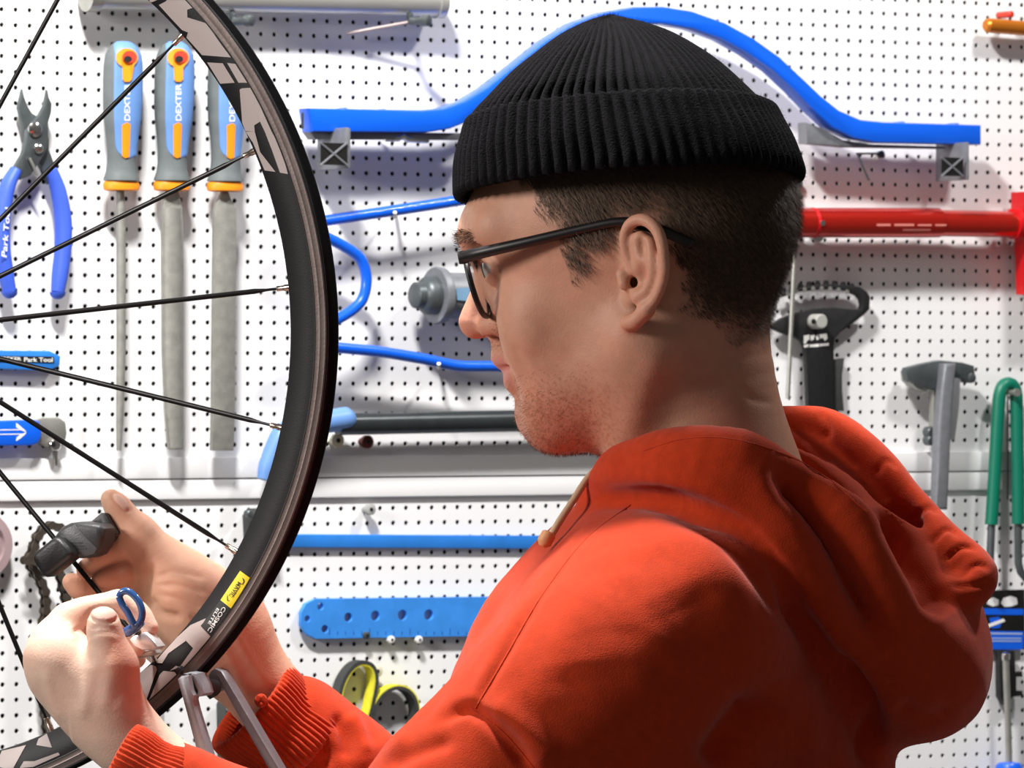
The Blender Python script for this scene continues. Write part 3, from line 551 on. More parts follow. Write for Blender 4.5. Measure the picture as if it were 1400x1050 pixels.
def on_rim(u, v, e=.0004):
    p = wh(u, v, .009); r = math.hypot(p.x, p.y)
    for _ in range(3): p = wh(u, v, side(min(max(r, R0), R1))); r = math.hypot(p.x, p.y)
    rc = min(max(r, R0+.0006), R1-.0001); p = p*(rc/r); return Vector((p.x, p.y, side(rc)+e))
def decal(name, poly, m, e=.0004):
    pts = []
    for i in range(len(poly)):
        a, b = poly[i], poly[(i+1) % len(poly)]; n = max(1, int(math.hypot(b[0]-a[0], b[1]-a[1])/7))
        pts += [(a[0]+(b[0]-a[0])*k/n, a[1]+(b[1]-a[1])*k/n) for k in range(n)]
    bm = bmesh.new(); f = bm.faces.new([bm.verts.new((x, y, 0)) for x, y in pts]); bmesh.ops.triangulate(bm, faces=[f])
    bmesh.ops.subdivide_edges(bm, edges=list(bm.edges), cuts=2, use_grid_fill=True)
    for v in bm.verts: v.co = on_rim(v.co.x, v.co.y, e)
    b = MB().bm(bm); return b.build(name, m, rim, smooth=True)
z1 = lambda l: [(190+x/5.833, y/5.833) for x, y in l]
z2 = lambda l: [(150+x/5.833, 780+y/5.833) for x, y in l]
z3 = lambda l: [(x/7, 900+y/7) for x, y in l]
for q in ([(160,40),(215,12),(225,0),(385,0),(430,62),(300,112),(520,180),(545,190),(640,330),(735,458),(505,440),(380,300),(485,297),(345,240),(260,150)],
          [(545,498),(670,505),(765,660),(650,668),(590,570)], [(705,502),(770,510),(865,660),(795,660)],
          [(805,715),(820,705),(890,700),(970,850),(1060,1050),(1005,1050),(910,850),(925,1050),(850,1045),(825,980)]):
    decal('letter', z1(q), M_decal)
# the letters go on past the crop used above
decal('letter', [(z1([(925,1050)])[0][0], 180), (z1([(848,1050)])[0][0]+.5, 180), (346, 195), (362, 233), (377, 235), (356, 208)], M_decal)
decal('letter', [(z1([(1005,1050)])[0][0], 180), (z1([(1060,1050)])[0][0], 180), (385, 205), (394, 238), (383, 236), (372, 205)], M_decal)
decal('letter', [(203, -3), (222, -3), (206, 4)], M_decal)
decal('letter', z2([(645,435),(770,380),(730,445),(805,525),(600,785),(530,760),(480,800),(560,770),(720,545),(720,530),(610,560),(470,660),(420,740),(360,735),(440,640),(540,530)]), M_decal)
decal('letter', z2([(330,752),(370,765),(378,790),(290,1045),(190,1045),(230,830)]), M_decal)
decal('letter', z2([(400,830),(430,800),(520,810),(545,845),(420,960),(315,1035)]), M_decal)
decal('letter', z3([(20,885),(250,830),(130,1050),(30,1050),(0,1040),(0,930)]), M_decal)
decal('letter', z3([(370,770),(450,720),(500,855),(350,830)]), M_decal)
decal('letter', z3([(230,985),(330,985),(560,900),(575,925),(320,1040),(190,1050)]), M_decal)
decal('letter', [(-30, 1034), (-5, 1026), (-12, 1047), (-36, 1052)], M_decal)
st = decal('sticker', z2([(1042,2),(1125,62),(972,305),(885,235)]), M_yellow, .0005)
cs = decal('model_panel', z2([(885,235),(972,305),(805,525),(728,440),(800,352)]), M_ink, .0005)
def rim_text(txt, o, ax, ay, m, parent, e):
    vs, fs = text_mesh(txt); b = MB(); b.add([on_rim(o[0]+ax[0]*x+ay[0]*y, o[1]+ax[1]*x+ay[1]*y, e) for x, y in vs], fs); return b.build('lettering', m, parent, smooth=False)
Z2 = lambda x, y: z2([(x, y)])[0]
def r4(txt, tl, tr, bl, m, parent):
    # corners of the word in crop pixels: start-bottom, end-bottom, start-top
    o = Z2(*tl); a = Z2(*tr); c = Z2(*bl); return rim_text(txt, o, (a[0]-o[0], a[1]-o[1]), (c[0]-o[0], c[1]-o[1]), m, parent, .0013)
r4('MAVIC', (1028, 86), (953, 200), (1056, 104), M_ink, rim)
r4('COSMIC', (909, 284), (784, 478), (936, 302), M_white, rim)
r4('ELITE', (862, 296), (788, 420), (880, 310), M_white, rim)
for pts in ([(1058,55),(1075,70),(1078,90),(1062,115),(1058,112),(1070,90),(1066,74)], [(944,185),(938,215),(940,240),(958,245),(958,240),(945,233),(944,215)], [(1036,130),(985,208),(989,210),(1040,132)]):
    decal('emblem_arc', z2(pts), M_ink, .0008)
# ================================================================ implicit-surface modelling helpers (numpy)
class Vol:
    def __init__(s, lo, hi, h):
        s.lo = np.array(lo, float); s.h = h; s.n = np.ceil((np.array(hi)-s.lo)/h).astype(int)+1
        s.d = np.full(s.n, 1., np.float32); s.ax = [(s.lo[i]+h*np.arange(s.n[i])).astype(np.float32) for i in range(3)]
    def sl(s, lo, hi):
        a = np.clip(np.floor((np.array(lo)-s.lo)/s.h).astype(int), 0, s.n); b = np.clip(np.ceil((np.array(hi)-s.lo)/s.h).astype(int)+1, 0, s.n)
        return tuple(slice(int(i), int(j)) for i, j in zip(a, b))
    def xyz(s, q): return s.ax[0][q[0]][:, None, None], s.ax[1][q[1]][None, :, None], s.ax[2][q[2]][None, None, :]
    def comb(s, q, e, k, sub):
        d = s.d[q]
        if sub: d = -d
        if k > 0:
            h = np.maximum(k-np.abs(d-e), 0)/k; r = np.minimum(d, e)-h*h*k*.25
        else: r = np.minimum(d, e)
        s.d[q] = -r if sub else r
    def segd(s, q, a, b, ra, rb):
        X, Y, Z = s.xyz(q); a = np.array(a, np.float32); b = np.array(b, np.float32); ba = b-a; L = float(ba @ ba)+1e-12
        t = np.clip(((X-a[0])*ba[0]+(Y-a[1])*ba[1]+(Z-a[2])*ba[2])/L, 0, 1)
        return np.sqrt((X-a[0]-t*ba[0])**2+(Y-a[1]-t*ba[1])**2+(Z-a[2]-t*ba[2])**2)-(ra+(rb-ra)*t)
    def cap(s, a, b, ra, rb=None, k=0., sub=False):
        rb = ra if rb is None else rb; m = max(ra, rb)+k+3*s.h; a = np.array(a); b = np.array(b)
        q = s.sl(np.minimum(a, b)-m, np.maximum(a, b)+m); s.comb(q, s.segd(q, a, b, ra, rb), k, sub)
    def tube(s, pts, rs, k=0., sub=False, n=5):
        p = np.array(spline([list(a)+[r] for a, r in zip(pts, rs)], n)); m = p[:, 3].max()+k+3*s.h
        q = s.sl(p[:, :3].min(0)-m, p[:, :3].max(0)+m); e = np.full(s.d[q].shape, 1., np.float32); o = [x.start for x in q]
        for a, b in zip(p[:-1], p[1:]):
            mm = max(a[3], b[3])+k+3*s.h; q2 = s.sl(np.minimum(a[:3], b[:3])-mm, np.maximum(a[:3], b[:3])+mm)
            l = tuple(slice(x.start-c, x.stop-c) for x, c in zip(q2, o)); e[l] = np.minimum(e[l], s.segd(q2, a[:3], b[:3], a[3], b[3]))
        s.comb(q, e, k, sub)
    def ell(s, c, r, R=None, k=0., sub=False):
        c = np.array(c, np.float32); r = np.array(r, np.float32); m = r.max()+k+3*s.h; q = s.sl(c-m, c+m); X, Y, Z = s.xyz(q); X = X-c[0]; Y = Y-c[1]; Z = Z-c[2]
        if R is not None: R = np.array(R, np.float32); X, Y, Z = (R[i][0]*X+R[i][1]*Y+R[i][2]*Z for i in range(3))   # rows of R are the ellipsoid's axes
        k0 = np.sqrt((X/r[0])**2+(Y/r[1])**2+(Z/r[2])**2); k1 = np.sqrt((X/r[0]**2)**2+(Y/r[1]**2)**2+(Z/r[2]**2)**2)+1e-9
        s.comb(q, k0*(k0-1)/k1, k, sub)
    def mesh(s):
        d = s.d; n = np.array(d.shape); ids = []; pts = []; quads = []
        for ax in range(3):
            A = [slice(None)]*3; B = [slice(None)]*3; A[ax] = slice(0, -1); B[ax] = slice(1, None); a = d[tuple(A)]; b = d[tuple(B)]
            ijk = np.argwhere((a < 0) != (b < 0)); o1, o2 = (ax+1) % 3, (ax+2) % 3
            ijk = ijk[(ijk[:, o1] > 0) & (ijk[:, o1] < n[o1]-1) & (ijk[:, o2] > 0) & (ijk[:, o2] < n[o2]-1)]
            va = a[tuple(ijk.T)]; vb = b[tuple(ijk.T)]; pos = ijk.astype(float); pos[:, ax] += va/(va-vb); cs = []
            for p, r in ((0, 0), (1, 0), (1, 1), (0, 1)):
                c = ijk.copy(); c[:, o1] -= p; c[:, o2] -= r; cs.append((c[:, 0]*n[1]+c[:, 1])*n[2]+c[:, 2])
            cs = np.array(cs).T; cs[va > 0] = cs[va > 0][:, ::-1]; quads.append(cs); ids.append(cs.ravel()); pts.append(np.repeat(pos, 4, 0))
        ids = np.concatenate(ids); pts = np.concatenate(pts); Q = np.concatenate(quads); u, inv = np.unique(ids, return_inverse=True); cnt = np.bincount(inv)
        V = np.stack([np.bincount(inv, pts[:, i])/cnt for i in range(3)], 1)*s.h+s.lo
        Q = np.searchsorted(u, Q); return V, Q
def normals(V, Q):
    fn = np.cross(V[Q[:, 2]]-V[Q[:, 0]], V[Q[:, 3]]-V[Q[:, 1]]); N = np.zeros_like(V)
    for i in range(4):
        for c in range(3): N[:, c] += np.bincount(Q[:, i], fn[:, c], len(V))
    return N/(np.linalg.norm(N, axis=1, keepdims=True)+1e-12)
def relax(V, Q, it=2, lam=.5):
    e = np.concatenate([Q[:, [0, 1]], Q[:, [1, 2]], Q[:, [2, 3]], Q[:, [3, 0]]]); e = np.concatenate([e, e[:, ::-1]]); cnt = np.maximum(np.bincount(e[:, 0], minlength=len(V)), 1)[:, None]
    for _ in range(it):
        S = np.stack([np.bincount(e[:, 0], V[e[:, 1], c], len(V)) for c in range(3)], 1)/cnt; V = V+(S-V)*lam
    return V
def project(V): return 700+F*V[:, 0]/V[:, 1], 525-F*(V[:, 2]-CZ)/V[:, 1]
def linedist(u, v, pts):
    D = np.full(len(u), 1e9); T = np.zeros(len(u)); L = [0]
    for a, b in zip(pts[:-1], pts[1:]): L.append(L[-1]+math.hypot(b[0]-a[0], b[1]-a[1]))
    for i, (a, b) in enumerate(zip(pts[:-1], pts[1:])):
        dx, dy = b[0]-a[0], b[1]-a[1]; t = np.clip(((u-a[0])*dx+(v-a[1])*dy)/(dx*dx+dy*dy), 0, 1); d = np.hypot(u-a[0]-t*dx, v-a[1]-t*dy)
        m = d < D; D[m] = d[m]; T[m] = (L[i]+t[m]*(L[i+1]-L[i]))/L[-1]
    return D, T
def folds(V, Q, lines, near=None):
    # cloth folds and skin creases: ridges (+) and valleys (-) along curves traced on the side that faces the room
    N = normals(V, Q); u, v = project(V); fac = np.clip((-N[:, 1])*2.5, 0, 1)
    if near is not None: fac = fac*near(V)
    D = np.zeros(len(V))
    for pts, amp, sg in lines:
        p = [tuple(q) for q in spline(pts, 5)]; d, t = linedist(u, v, p); D += amp*np.exp(-(d/sg)**2)*np.clip(np.minimum(t, 1-t)*5+.12, 0, 1)
    return V+N*(D*fac)[:, None]
def vnoise(V, sc, seed=0):
    # smooth value noise
    r = np.random.default_rng(seed).random((64, 64, 64)); p = V*sc; i = np.floor(p).astype(int); f = p-i; f = f*f*(3-2*f); o = 0
    for dx in (0, 1):
        for dy in (0, 1):
            for dz in (0, 1):
                o = o+r[(i[:, 0]+dx) % 64, (i[:, 1]+dy) % 64, (i[:, 2]+dz) % 64]*np.where(dx, f[:, 0], 1-f[:, 0])*np.where(dy, f[:, 1], 1-f[:, 1])*np.where(dz, f[:, 2], 1-f[:, 2])
    return o
def inpoly(x, y, poly):
    r = np.zeros(len(x), bool); j = len(poly)-1
    for i in range(len(poly)):
        xi, yi = poly[i]; xj, yj = poly[j]
        r ^= ((yi > y) != (yj > y)) & (x < (xj-xi)*(y-yi)/(yj-yi+1e-12)+xi); j = i
    return r
SK = 2200.
def B(u, v, wv=0., Z=3.64): return np.array(P(u, v, Z-wv/SK))
# ================================================================ the person
person = empty('person', (P(930, 525, 3.64).x, 3.64, 0)); person['label'] = 'person in black knit beanie, glasses and orange-red hoodie working on the wheel'; person['category'] = 'person'
PERS = Matrix.Translation(-person.location)
HPS, HPH = math.radians(17), math.radians(11)
cy, sy, cp, sp = math.cos(HPS), math.sin(HPS), math.cos(HPH), math.sin(HPH)
HO = P(909, 385, 3.64)
HF = Vector((-cy*cp, sy*cp, -sp)); HL = Vector((-sy, -cy, 0)); HU = Vector((-cy*sp, sy*sp, cp))
HM = Matrix(((HF.x, HL.x, HU.x, HO.x), (HF.y, HL.y, HU.y, HO.y), (HF.z, HL.z, HU.z, HO.z), (0, 0, 0, 1)))
HMn = np.array(HM)
def hp(u, v, y=0.):
    A = -((u-909)/SK+y*sy)/cy; up = -(v-385)/SK; return np.array((A*cp-up*sp, y, A*sp+up*cp))
def to_world(V, Mn): return V @ Mn[:3, :3].T+Mn[:3, 3]
# ---- head and neck
hv = Vol((-.115, -.108, -.215), (.155, .112, .10), .0012)
hv.ell((.0145, 0, .042), (.105, .077, .085))
hv.ell((.046, 0, -.020), (.056, .058, .072), k=.025)
for s in (1, -1):
    hv.cap((.0, s*.052, -.040), (.080, s*.024, -.074), .019, .017, k=.03)
    hv.cap((.073, s*.040, -.011), (.073, s*.040, -.014), .0245, k=.016)
    hv.cap((.071, s*.034, -.030), (.067, s*.033, -.052), .0235, .0235, k=.015)
    hv.cap((.106, s*.012, .052), (.088, s*.048, .050), .0135, .012, k=.018)
hv.cap((.0905, 0, -.066), (.088, 0, -.070), .0200, k=.014)
hv.ell((.093, 0, -.030), (.0205, .021, .024), k=.012)
for s in (1, -1):
    hv.cap((.115, s*.0325, .0275), (.110, s*.038, .0275), .0170, .0165, k=.010, sub=True); hv.cap((.108, s*.036, .028), (.1005, s*.060, .027), .0135, .011, k=.010, sub=True)
hv.tube([(.108, 0, .042), (.111, 0, .030), (.119, 0, .013), (.1252, 0, -.0005)], [.0075, .0068, .0085, .0112], k=.009)
for s in (1, -1):
    hv.cap((.113, s*.0110, -.0055), (.107, s*.0150, -.0065), .0085, .0072, k=.005)
    hv.cap((.1185, s*.0085, -.0135), (.1105, s*.0125, -.0125), .0034, .0036, k=.002, sub=True)
hv.tube([(.096, .021, -.030), (.109, .010, -.0268), (.1130, 0, -.0268), (.109, -.010, -.0268), (.096, -.021, -.030)], [.003, .0052, .0056, .0052, .003], k=.005)
hv.tube([(.095, .020, -.036), (.1040, .010, -.0420), (.1072, 0, -.0425), (.1040, -.010, -.0420), (.095, -.020, -.036)], [.003, .0056, .0062, .0056, .003], k=.005)
hv.tube([(.097, .022, -.033), (.114, .010, -.0345), (.120, 0, -.0345), (.114, -.010, -.0345), (.097, -.022, -.033)], [.0012]*5, k=.003, sub=True)
hv.tube([(.106, .012, -.0535), (.110, 0, -.0535), (.106, -.012, -.0535)], [.004]*3, k=.008, sub=True)
hv.tube([(.004, 0, -.02), (-.003, 0, -.09), (-.010, 0, -.15), (-.008, 0, -.19)], [.062, .0545, .056, .054], k=.03)
hv.tube([(.010, .060, -.035), (.035, .030, -.13), (.045, .012, -.17)], [.012, .012, .010], k=.02)      # neck muscle
hv.cap((.1085, 0, -.008), (.1085, 0, -.022), .0080, .0085, k=.008); hv.cap((.097, 0, -.046), (.096, 0, -.054), .0125, k=.008)
for s in (1, -1):
    c = (.0925, s*.0330, .0275); hv.cap(c, c, .0137, k=.003); hv.ell((.1040, s*.0355, .0270), (.0100, .0160, .0046), k=.0012, sub=True)
def ear(s):
    e = lambda u, v, y: hp(u, v, y)*np.array((1, s, 1))
    q = 1/SK
    hv.tube([e(858, 330, .076), e(868, 372, .074), e(862, 410, .073)], [12*q, 17*q, 10*q], k=.006)                       # root
    hv.tube([e(872, 335, .083), e(880, 370, .084), e(872, 405, .081)], [15*q, 17*q, 13*q], k=.006)                      # plate
    hv.tube([e(886, 340, .087), e(893, 372, .088), e(884, 408, .083)], [11*q, 11*q, 10*q], k=.006)
    hv.ell(e(868, 388, .097), (18*q, 26*q, 24*q), k=.004, sub=True)                                                      # concha
    hv.cap(e(859, 390, .090), e(864, 388, .070), 8*q, 7*q, k=.003, sub=True)                                                     # canal
    hv.tube([e(861, 372, .084), e(853, 352, .084), e(850, 330, .085), e(858, 311, .087), e(876, 306, .090), e(893, 320, .093), e(901, 348, .095), e(902, 380, .094), e(893, 408, .091), e(879, 427, .087)], [5*q, 6*q, 7*q, 8*q, 8.5*q, 8.5*q, 8*q, 7.5*q, 7.5*q, 8*q], k=.003)   # helix
    hv.tube([e(879, 427, .087), e(866, 440, .084), e(855, 443, .081)], [9*q, 11*q, 10*q], k=.006)                         # lobe
    hv.tube([e(871, 328, .088), e(883, 345, .091), e(888, 372, .092), e(880, 398, .089), e(866, 410, .086)], [5*q, 6*q, 6.5*q, 6.5*q, 7*q], k=.004)   # antihelix
    hv.cap(e(847, 378, .080), e(849, 392, .081), 8*q, 7*q, k=.005)                                                      # tragus
    hv.ell(e(869, 341, .097), (8*q, 19*q, 18*q), k=.003, sub=True)
ear(1); ear(-1)
HV, HQ = hv.mesh(); HV = relax(HV, HQ, 2, .4); hv = None
HW = to_world(HV, HMn)
HW = folds(HW, HQ, [([(700, 470), (712, 500), (716, 530)], -.0010, 9), ([(760, 440), (745, 470), (735, 500)], -.0008, 18), ([(905, 470), (870, 560), (850, 610)], .0016, 22), ([(1000, 520), (1030, 545), (1060, 552)], -.0007, 6)])
# hair zone (head coordinates x, z on both sides of the head)
def hz(l): return [tuple(hp(u, v, .072)[[0, 2]]) for u, v in l]
hair_poly = hz([(690, 210), (735, 285), (757, 300), (765, 335), (778, 375), (788, 392), (800, 380), (806, 350), (838, 338), (848, 300), (890, 290), (912, 330), (918, 385), (930, 425), (965, 455), (1005, 480), (1050, 500), (1130, 510), (1180, 200), (900, 60), (690, 100)])
x, y, z = HV.T; ub, vb = project(HW)
jx = (vnoise(HV, 130, 21)-.5)*.012; hairm = inpoly(x+jx, z+(vnoise(HV, 150, 22)-.5)*.012, hair_poly)
skin = np.array((.56, .285, .19)); col = np.tile(skin, (len(HV), 1))
nz1 = vnoise(HV, 55, 1); nz2 = vnoise(HV, 240, 2); nz3 = vnoise(HV, 900, 3)
col *= (.90+.16*nz1+.10*nz2)[:, None]; col[:, 1:] *= (1.04-.10*nz1)[:, None]
def blend(c, f, m): return c*(1-m[:, None])+np.array(f)*m[:, None]
earm = np.clip((np.abs(y)-.078)/.006, 0, 1); col = blend(col, (.62, .30, .20), earm*.6)
st_ = np.clip((-z-.038)/.028, 0, 1)*np.clip((x-.005)/.04, 0, 1)*np.clip((z+.125)/.02, 0, 1); st_ = np.maximum(st_, np.clip(1-np.hypot(x-.108, z+.016)/.014, 0, 1))
col = blend(col, (.40, .135, .07), np.clip(st_*(.30+.45*(nz3 > .62)), 0, 1))
lip = np.clip(1-np.abs(z+.0345)/.013, 0, 1)*(x > .103)*(np.abs(y) < .02); col = blend(col, (.52, .20, .17), np.clip(lip*1.5, 0, .8))
nose = np.clip(1-np.hypot(x-.128, z-.002)/.025, 0, 1); col = blend(col, (.60, .24, .17), nose*.6)
side_d = np.min([np.hypot(x-a, z-b) for a, b in hair_poly[1:18]], 0)
col = blend(col, (.13, .075, .05), np.where(hairm, .05+.7*np.clip(side_d/.02, 0, 1), 0)*(np.abs(y) < .083))
bodyV, bodyQ, bodyC = [HW], [HQ], [col]; nbody = len(HW)
# ---- hands
def hand_finish(vol, lines, reds, base=(.74, .51, .40), noise_seed=5, nails=()):
    global nbody
    V, Q = vol.mesh(); V = relax(V, Q, 2, .4); V = folds(V, Q, lines); u, v = project(V); N = normals(V, Q)
    c = np.tile(np.array(base), (len(V), 1)); n1 = vnoise(V, 60, noise_seed); n2 = vnoise(V, 300, noise_seed+1); c *= (.92+.10*n1+.08*n2)[:, None]; c[:, 1:] *= (1.06-.12*n1)[:, None]
    for (ru, rv, rr, st) in reds: c = blend(c, (.66, .27, .17), st*np.exp(-((u-ru)**2+(v-rv)**2)/rr**2))
    for (nu, nv, au, av, an) in nails:
        du, dv = u-nu, v-nv; a = (du*math.cos(an)+dv*math.sin(an))/au; b = (-du*math.sin(an)+dv*math.cos(an))/av; r = np.hypot(a, b)
        ok = (-N[:, 1] > -.1); V = V+N*((np.clip((1-r)*5, 0, 1)*.0006-.0007*np.exp(-((r-1.08)/.16)**2))*ok)[:, None]; c = blend(c, (.74, .50, .42), np.clip((1-r)*5, 0, 1)*.8*ok)
    bodyV.append(V); bodyQ.append(Q+nbody); bodyC.append(c); nbody += len(V)
ZL = 3.715       # the near hand, in front of the wheel
lv = Vol(np.minimum(B(15, 1130, 75, ZL), B(15, 790, -110, ZL)), np.maximum(B(420, 1130, 75, ZL), B(420, 785, -160, ZL))+np.array((0, 0, .0)), .0011)
l = lambda u, v, wv=0.: B(u, v, wv, ZL)
q = 1/2150.
def LV(pts, rs, k=.008): lv.tube([l(*p) for p in pts], [r*q for r in rs], k=k)
LV([(168, 1000, -12), (230, 1050, -15), (330, 1110, -15)], [42, 44, 50])
LV([(108, 925, -18), (140, 980, -12), (168, 1012, -12)], [44, 42, 40], .02)
LV([(82, 910, 2), (120, 950, 2)], [40, 38], .02)
LV([(82, 920, -45), (130, 975, -35)], [40, 36], .02)
LV([(162, 985, 8), (158, 945, 26), (156, 912, 36)], [30, 33, 31], .018)
LV([(156, 914, 36), (149, 885, 42), (143, 864, 44)], [30, 26, 23.5], .008)
LV([(143, 866, 44), (141.5, 851, 44)], [23.5, 22], .003)
LV([(72, 892, -2), (74, 872, -16), (92, 847, -30)], [35, 28, 21], .012)
LV([(92, 847, -30), (110, 837, -38), (134, 831, -46), (162, 825, -52)], [21.5, 20, 19, 18.5], .004)
LV([(162, 825, -52), (188, 838, -54), (204, 858, -48)], [18, 17, 13], .003)
for i, dz in enumerate((-48, -84, -114)):
    LV([(76-2*i, 905+9*i, dz+4), (80-2*i, 885+9*i, dz-8), (100, 868+8*i, dz-14)], [31, 25, 19], .008)
    LV([(100, 868+8*i, dz-14), (146, 866+8*i, dz-18), (186, 884+8*i, dz-12)], [18, 17, 14], .003)
lv.cap(l(40, 1120, 0), l(40, 1120, 0), .001)
hand_finish(lv, [([(118, 880), (108, 868), (100, 858)], -.0025, 6), ([(90, 850), (98, 862), (104, 876)], .0010, 5), ([(122, 862), (140, 856), (162, 862)], -.0007, 4), ([(120, 870), (142, 864), (166, 868)], -.0006, 4),
                 ([(166, 935), (178, 948), (186, 950)], -.0006, 3), ([(112, 985), (120, 940), (128, 900)], .0012, 9), ([(85, 990), (70, 950), (62, 915)], .0008, 8), ([(140, 975), (150, 930), (152, 895)], .0008, 10)],
            [(160, 905, 26, .55), (180, 935, 26, .5), (160, 880, 14, .4), (100, 835, 22, .3), (45, 900, 20, .2)], nails=[(142, 840, 19, 10, .05)])
ZR = 3.835       # the far hand, behind the wheel
rv = Vol(B(70, 1130, 95, ZR)+np.array((0, 0, 0)), B(540, 640, -95, ZR), .0011)
r_ = lambda u, v, wv=0.: B(u, v, wv, ZR)
q = 8000/ZR; q = 1/q
def RV(pts, rs, k=.008): rv.tube([r_(*p) for p in pts], [a*q for a in rs], k=k)
RV([(300, 855, -10), (345, 925, -26), (420, 1010, -60), (500, 1080, -70)], [62, 55, 52, 54])
RV([(290, 845, 0), (255, 812, 6), (232, 788, 8)], [56, 52, 42], .02)
RV([(250, 880, -25), (215, 840, -35), (190, 805, -38)], [44, 44, 36], .02)
RV([(300, 880, -20), (240, 850, -25)], [55, 50], .02)
RV([(246, 800, 18), (215, 760, 20), (190, 731, 20)], [42, 31, 25], .012)
RV([(190, 731, 20), (172, 710, 22), (161, 694, 24), (152, 683, 25)], [25, 21.5, 19, 14.5], .006)
RV([(196, 790, -30), (185, 764, -10), (160, 757, 12)], [26, 22, 19], .006)
RV([(160, 757, 12), (138, 764, 22), (118, 778, 22)], [18, 16.5, 14], .003)
RV([(190, 812, -30), (180, 788, 0), (166, 786, 22)], [26, 23, 19], .004)
RV([(166, 786, 22), (150, 791, 34), (138, 796, 38)], [18, 16.5, 14], .003)
RV([(188, 835, -32), (160, 825, -20), (128, 812, 0)], [24, 21, 18], .004)
RV([(128, 812, 0), (110, 806, 10), (98, 796, 12)], [17, 16, 13], .003)
RV([(185, 858, -30), (150, 850, -20), (120, 835, -5)], [22, 19, 16], .004)
RV([(268, 815, 40), (262, 812, 40)], [30, 28], .025)
hand_finish(rv, [([(203, 768), (200, 790), (196, 815), (200, 840)], -.0045, 7), ([(205, 815), (218, 838), (250, 845)], -.0026, 7), ([(262, 838), (270, 860), (262, 885)], -.0010, 6),  
                 ([(212, 790), (240, 782), (280, 790)], -.0011, 5), ([(214, 800), (245, 800), (285, 812)], -.0011, 4), ([(216, 812), (246, 820), (280, 835)], -.0011, 4), ([(300, 830), (340, 900), (370, 945)], .0010, 8), ([(290, 860), (325, 920), (340, 960)], .0008, 7)],
            [(205, 770, 24, .5), (160, 690, 16, .45), (150, 790, 26, .5), (110, 800, 22, .4), (260, 800, 40, .25), (330, 930, 60, .3)], base=(.68, .40, .28), noise_seed=9, nails=[(166, 686, 6, 15, -.75)])
# ---- trunk, upper arms and legs under the clothes
BPS = math.radians(19); BF = (-math.cos(BPS), math.sin(BPS), 0); BL = (-math.sin(BPS), -math.cos(BPS), 0); BR = [BF, BL, (0, 0, 1)]
tv = Vol((-.30, 3.30, .70), (.42, 4.05, 1.40), .006)
tv.ell(B(905, 1060, -40), np.array((225, 330, 400))/SK, BR)
tv.cap(B(960, 700, -10), B(965, 640, -10), .06, .055, k=.04)
tv.tube([B(945, 850, 230), B(640, 1130, 290), B(330, 1112, 60)], [.04, .036, .022], k=.02); tv.tube([B(960, 880, -280), B(760, 1080, -380), B(500, 1085, -20, ZR)], [.04, .036, .026], k=.02)
tv.cap(B(930, 1200, -40), B(930, 1560, -40), .11, .12, k=.06)
TV, TQ = tv.mesh(); bodyV.append(TV); bodyQ.append(TQ+nbody); bodyC.append(np.tile(skin, (len(TV), 1))); nbody += len(TV)
M_skin = mat('skin', (.5, .3, .2), .52, spec=.35, attr='tone', bump=.22, bscale=700, sss=.12)
V = np.concatenate(bodyV); V = V-np.array(person.location)
body = fast_mesh('body', V, np.concatenate(bodyQ), M_skin, person, colors=np.clip(np.concatenate(bodyC), 0, 1))
# ---- hair: short strands on the sides and back of the head, stubble, brows
def strands(name, root, nrm, direc, length, width, m, parent, curl=.3):
    n = len(root); d = direc/np.linalg.norm(direc, axis=1, keepdims=True); s = np.cross(d, nrm); s /= np.linalg.norm(s, axis=1, keepdims=True)+1e-9
    L = length[:, None]; Wd = width[:, None]
    p1 = root+d*L*.5+nrm*L*.10; p2 = root+d*L*.95-nrm*L*curl*.2
    Vs = np.stack([root-s*Wd, root+s*Wd, p1+s*Wd*.8, p1-s*Wd*.8, p2+s*Wd*.15, p2-s*Wd*.15], 1).reshape(-1, 3)
    b = 6*np.arange(n)[:, None]; Fc = np.concatenate([b+np.array((0, 1, 2, 3)), b+np.array((3, 2, 4, 5))]); o = fast_mesh(name, Vs-np.array(person.location), Fc, m, parent); return o
M_hair = mat('hair_brown', (.115, .074, .050), .6, spec=.25, noise=.5, nscale=400)
M_beard = mat('hair_ginger', (.16, .062, .026), .5)
N = normals(HW, HQ); fwd = np.array(HF); upv = np.array(HU); lft = np.array(HL)
prob = np.where(hairm & (np.abs(y) < .0835) & (z < .085), np.clip(side_d/.016, .04, 1), 0)
prob = np.where(z < -.03, prob*np.clip((z+.066)/.035, .05, 1), prob)
idx = RNG.choice(len(HV), 60000, p=prob/prob.sum()); jit = RNG.normal(0, .0006, (len(idx), 3))
dirs = N[idx]*.34+(-fwd*.40-upv*.90)[None]+RNG.normal(0, .13, (len(idx), 3)); fz = np.clip((z[idx]+.07)/.09, .25, 1)
hair = strands('hair', HW[idx]+jit, N[idx], dirs, (.005+.006*RNG.random(len(idx)))*fz, np.full(len(idx), .00013), M_hair, person); hair['kind'] = 'stuff'; hair['label'] = 'short cropped brown hair below the beanie'
pb = np.where((st_ > .1) & ~hairm, st_*np.clip((x-.02)/.06, .03, 1)**2, 0); idx = RNG.choice(len(HV), 5200, p=pb/pb.sum())
bd = strands('stubble', HW[idx], N[idx], N[idx]*.6-upv*.6+fwd*.2+RNG.normal(0, .3, (len(idx), 3)), .0010+.0018*RNG.random(len(idx)), np.full(len(idx), .00009), M_beard, person); bd['kind'] = 'stuff'; bd['label'] = 'short ginger stubble on chin and jaw'
pb = np.exp(-((z-.0475-(.0035*(1-((np.abs(y)-.03)/.025)**2)))/.0028)**2)*(np.abs(y) > .008)*(np.abs(y) < .054)*(x > .07); idx = RNG.choice(len(HV), 520, p=pb/pb.sum())
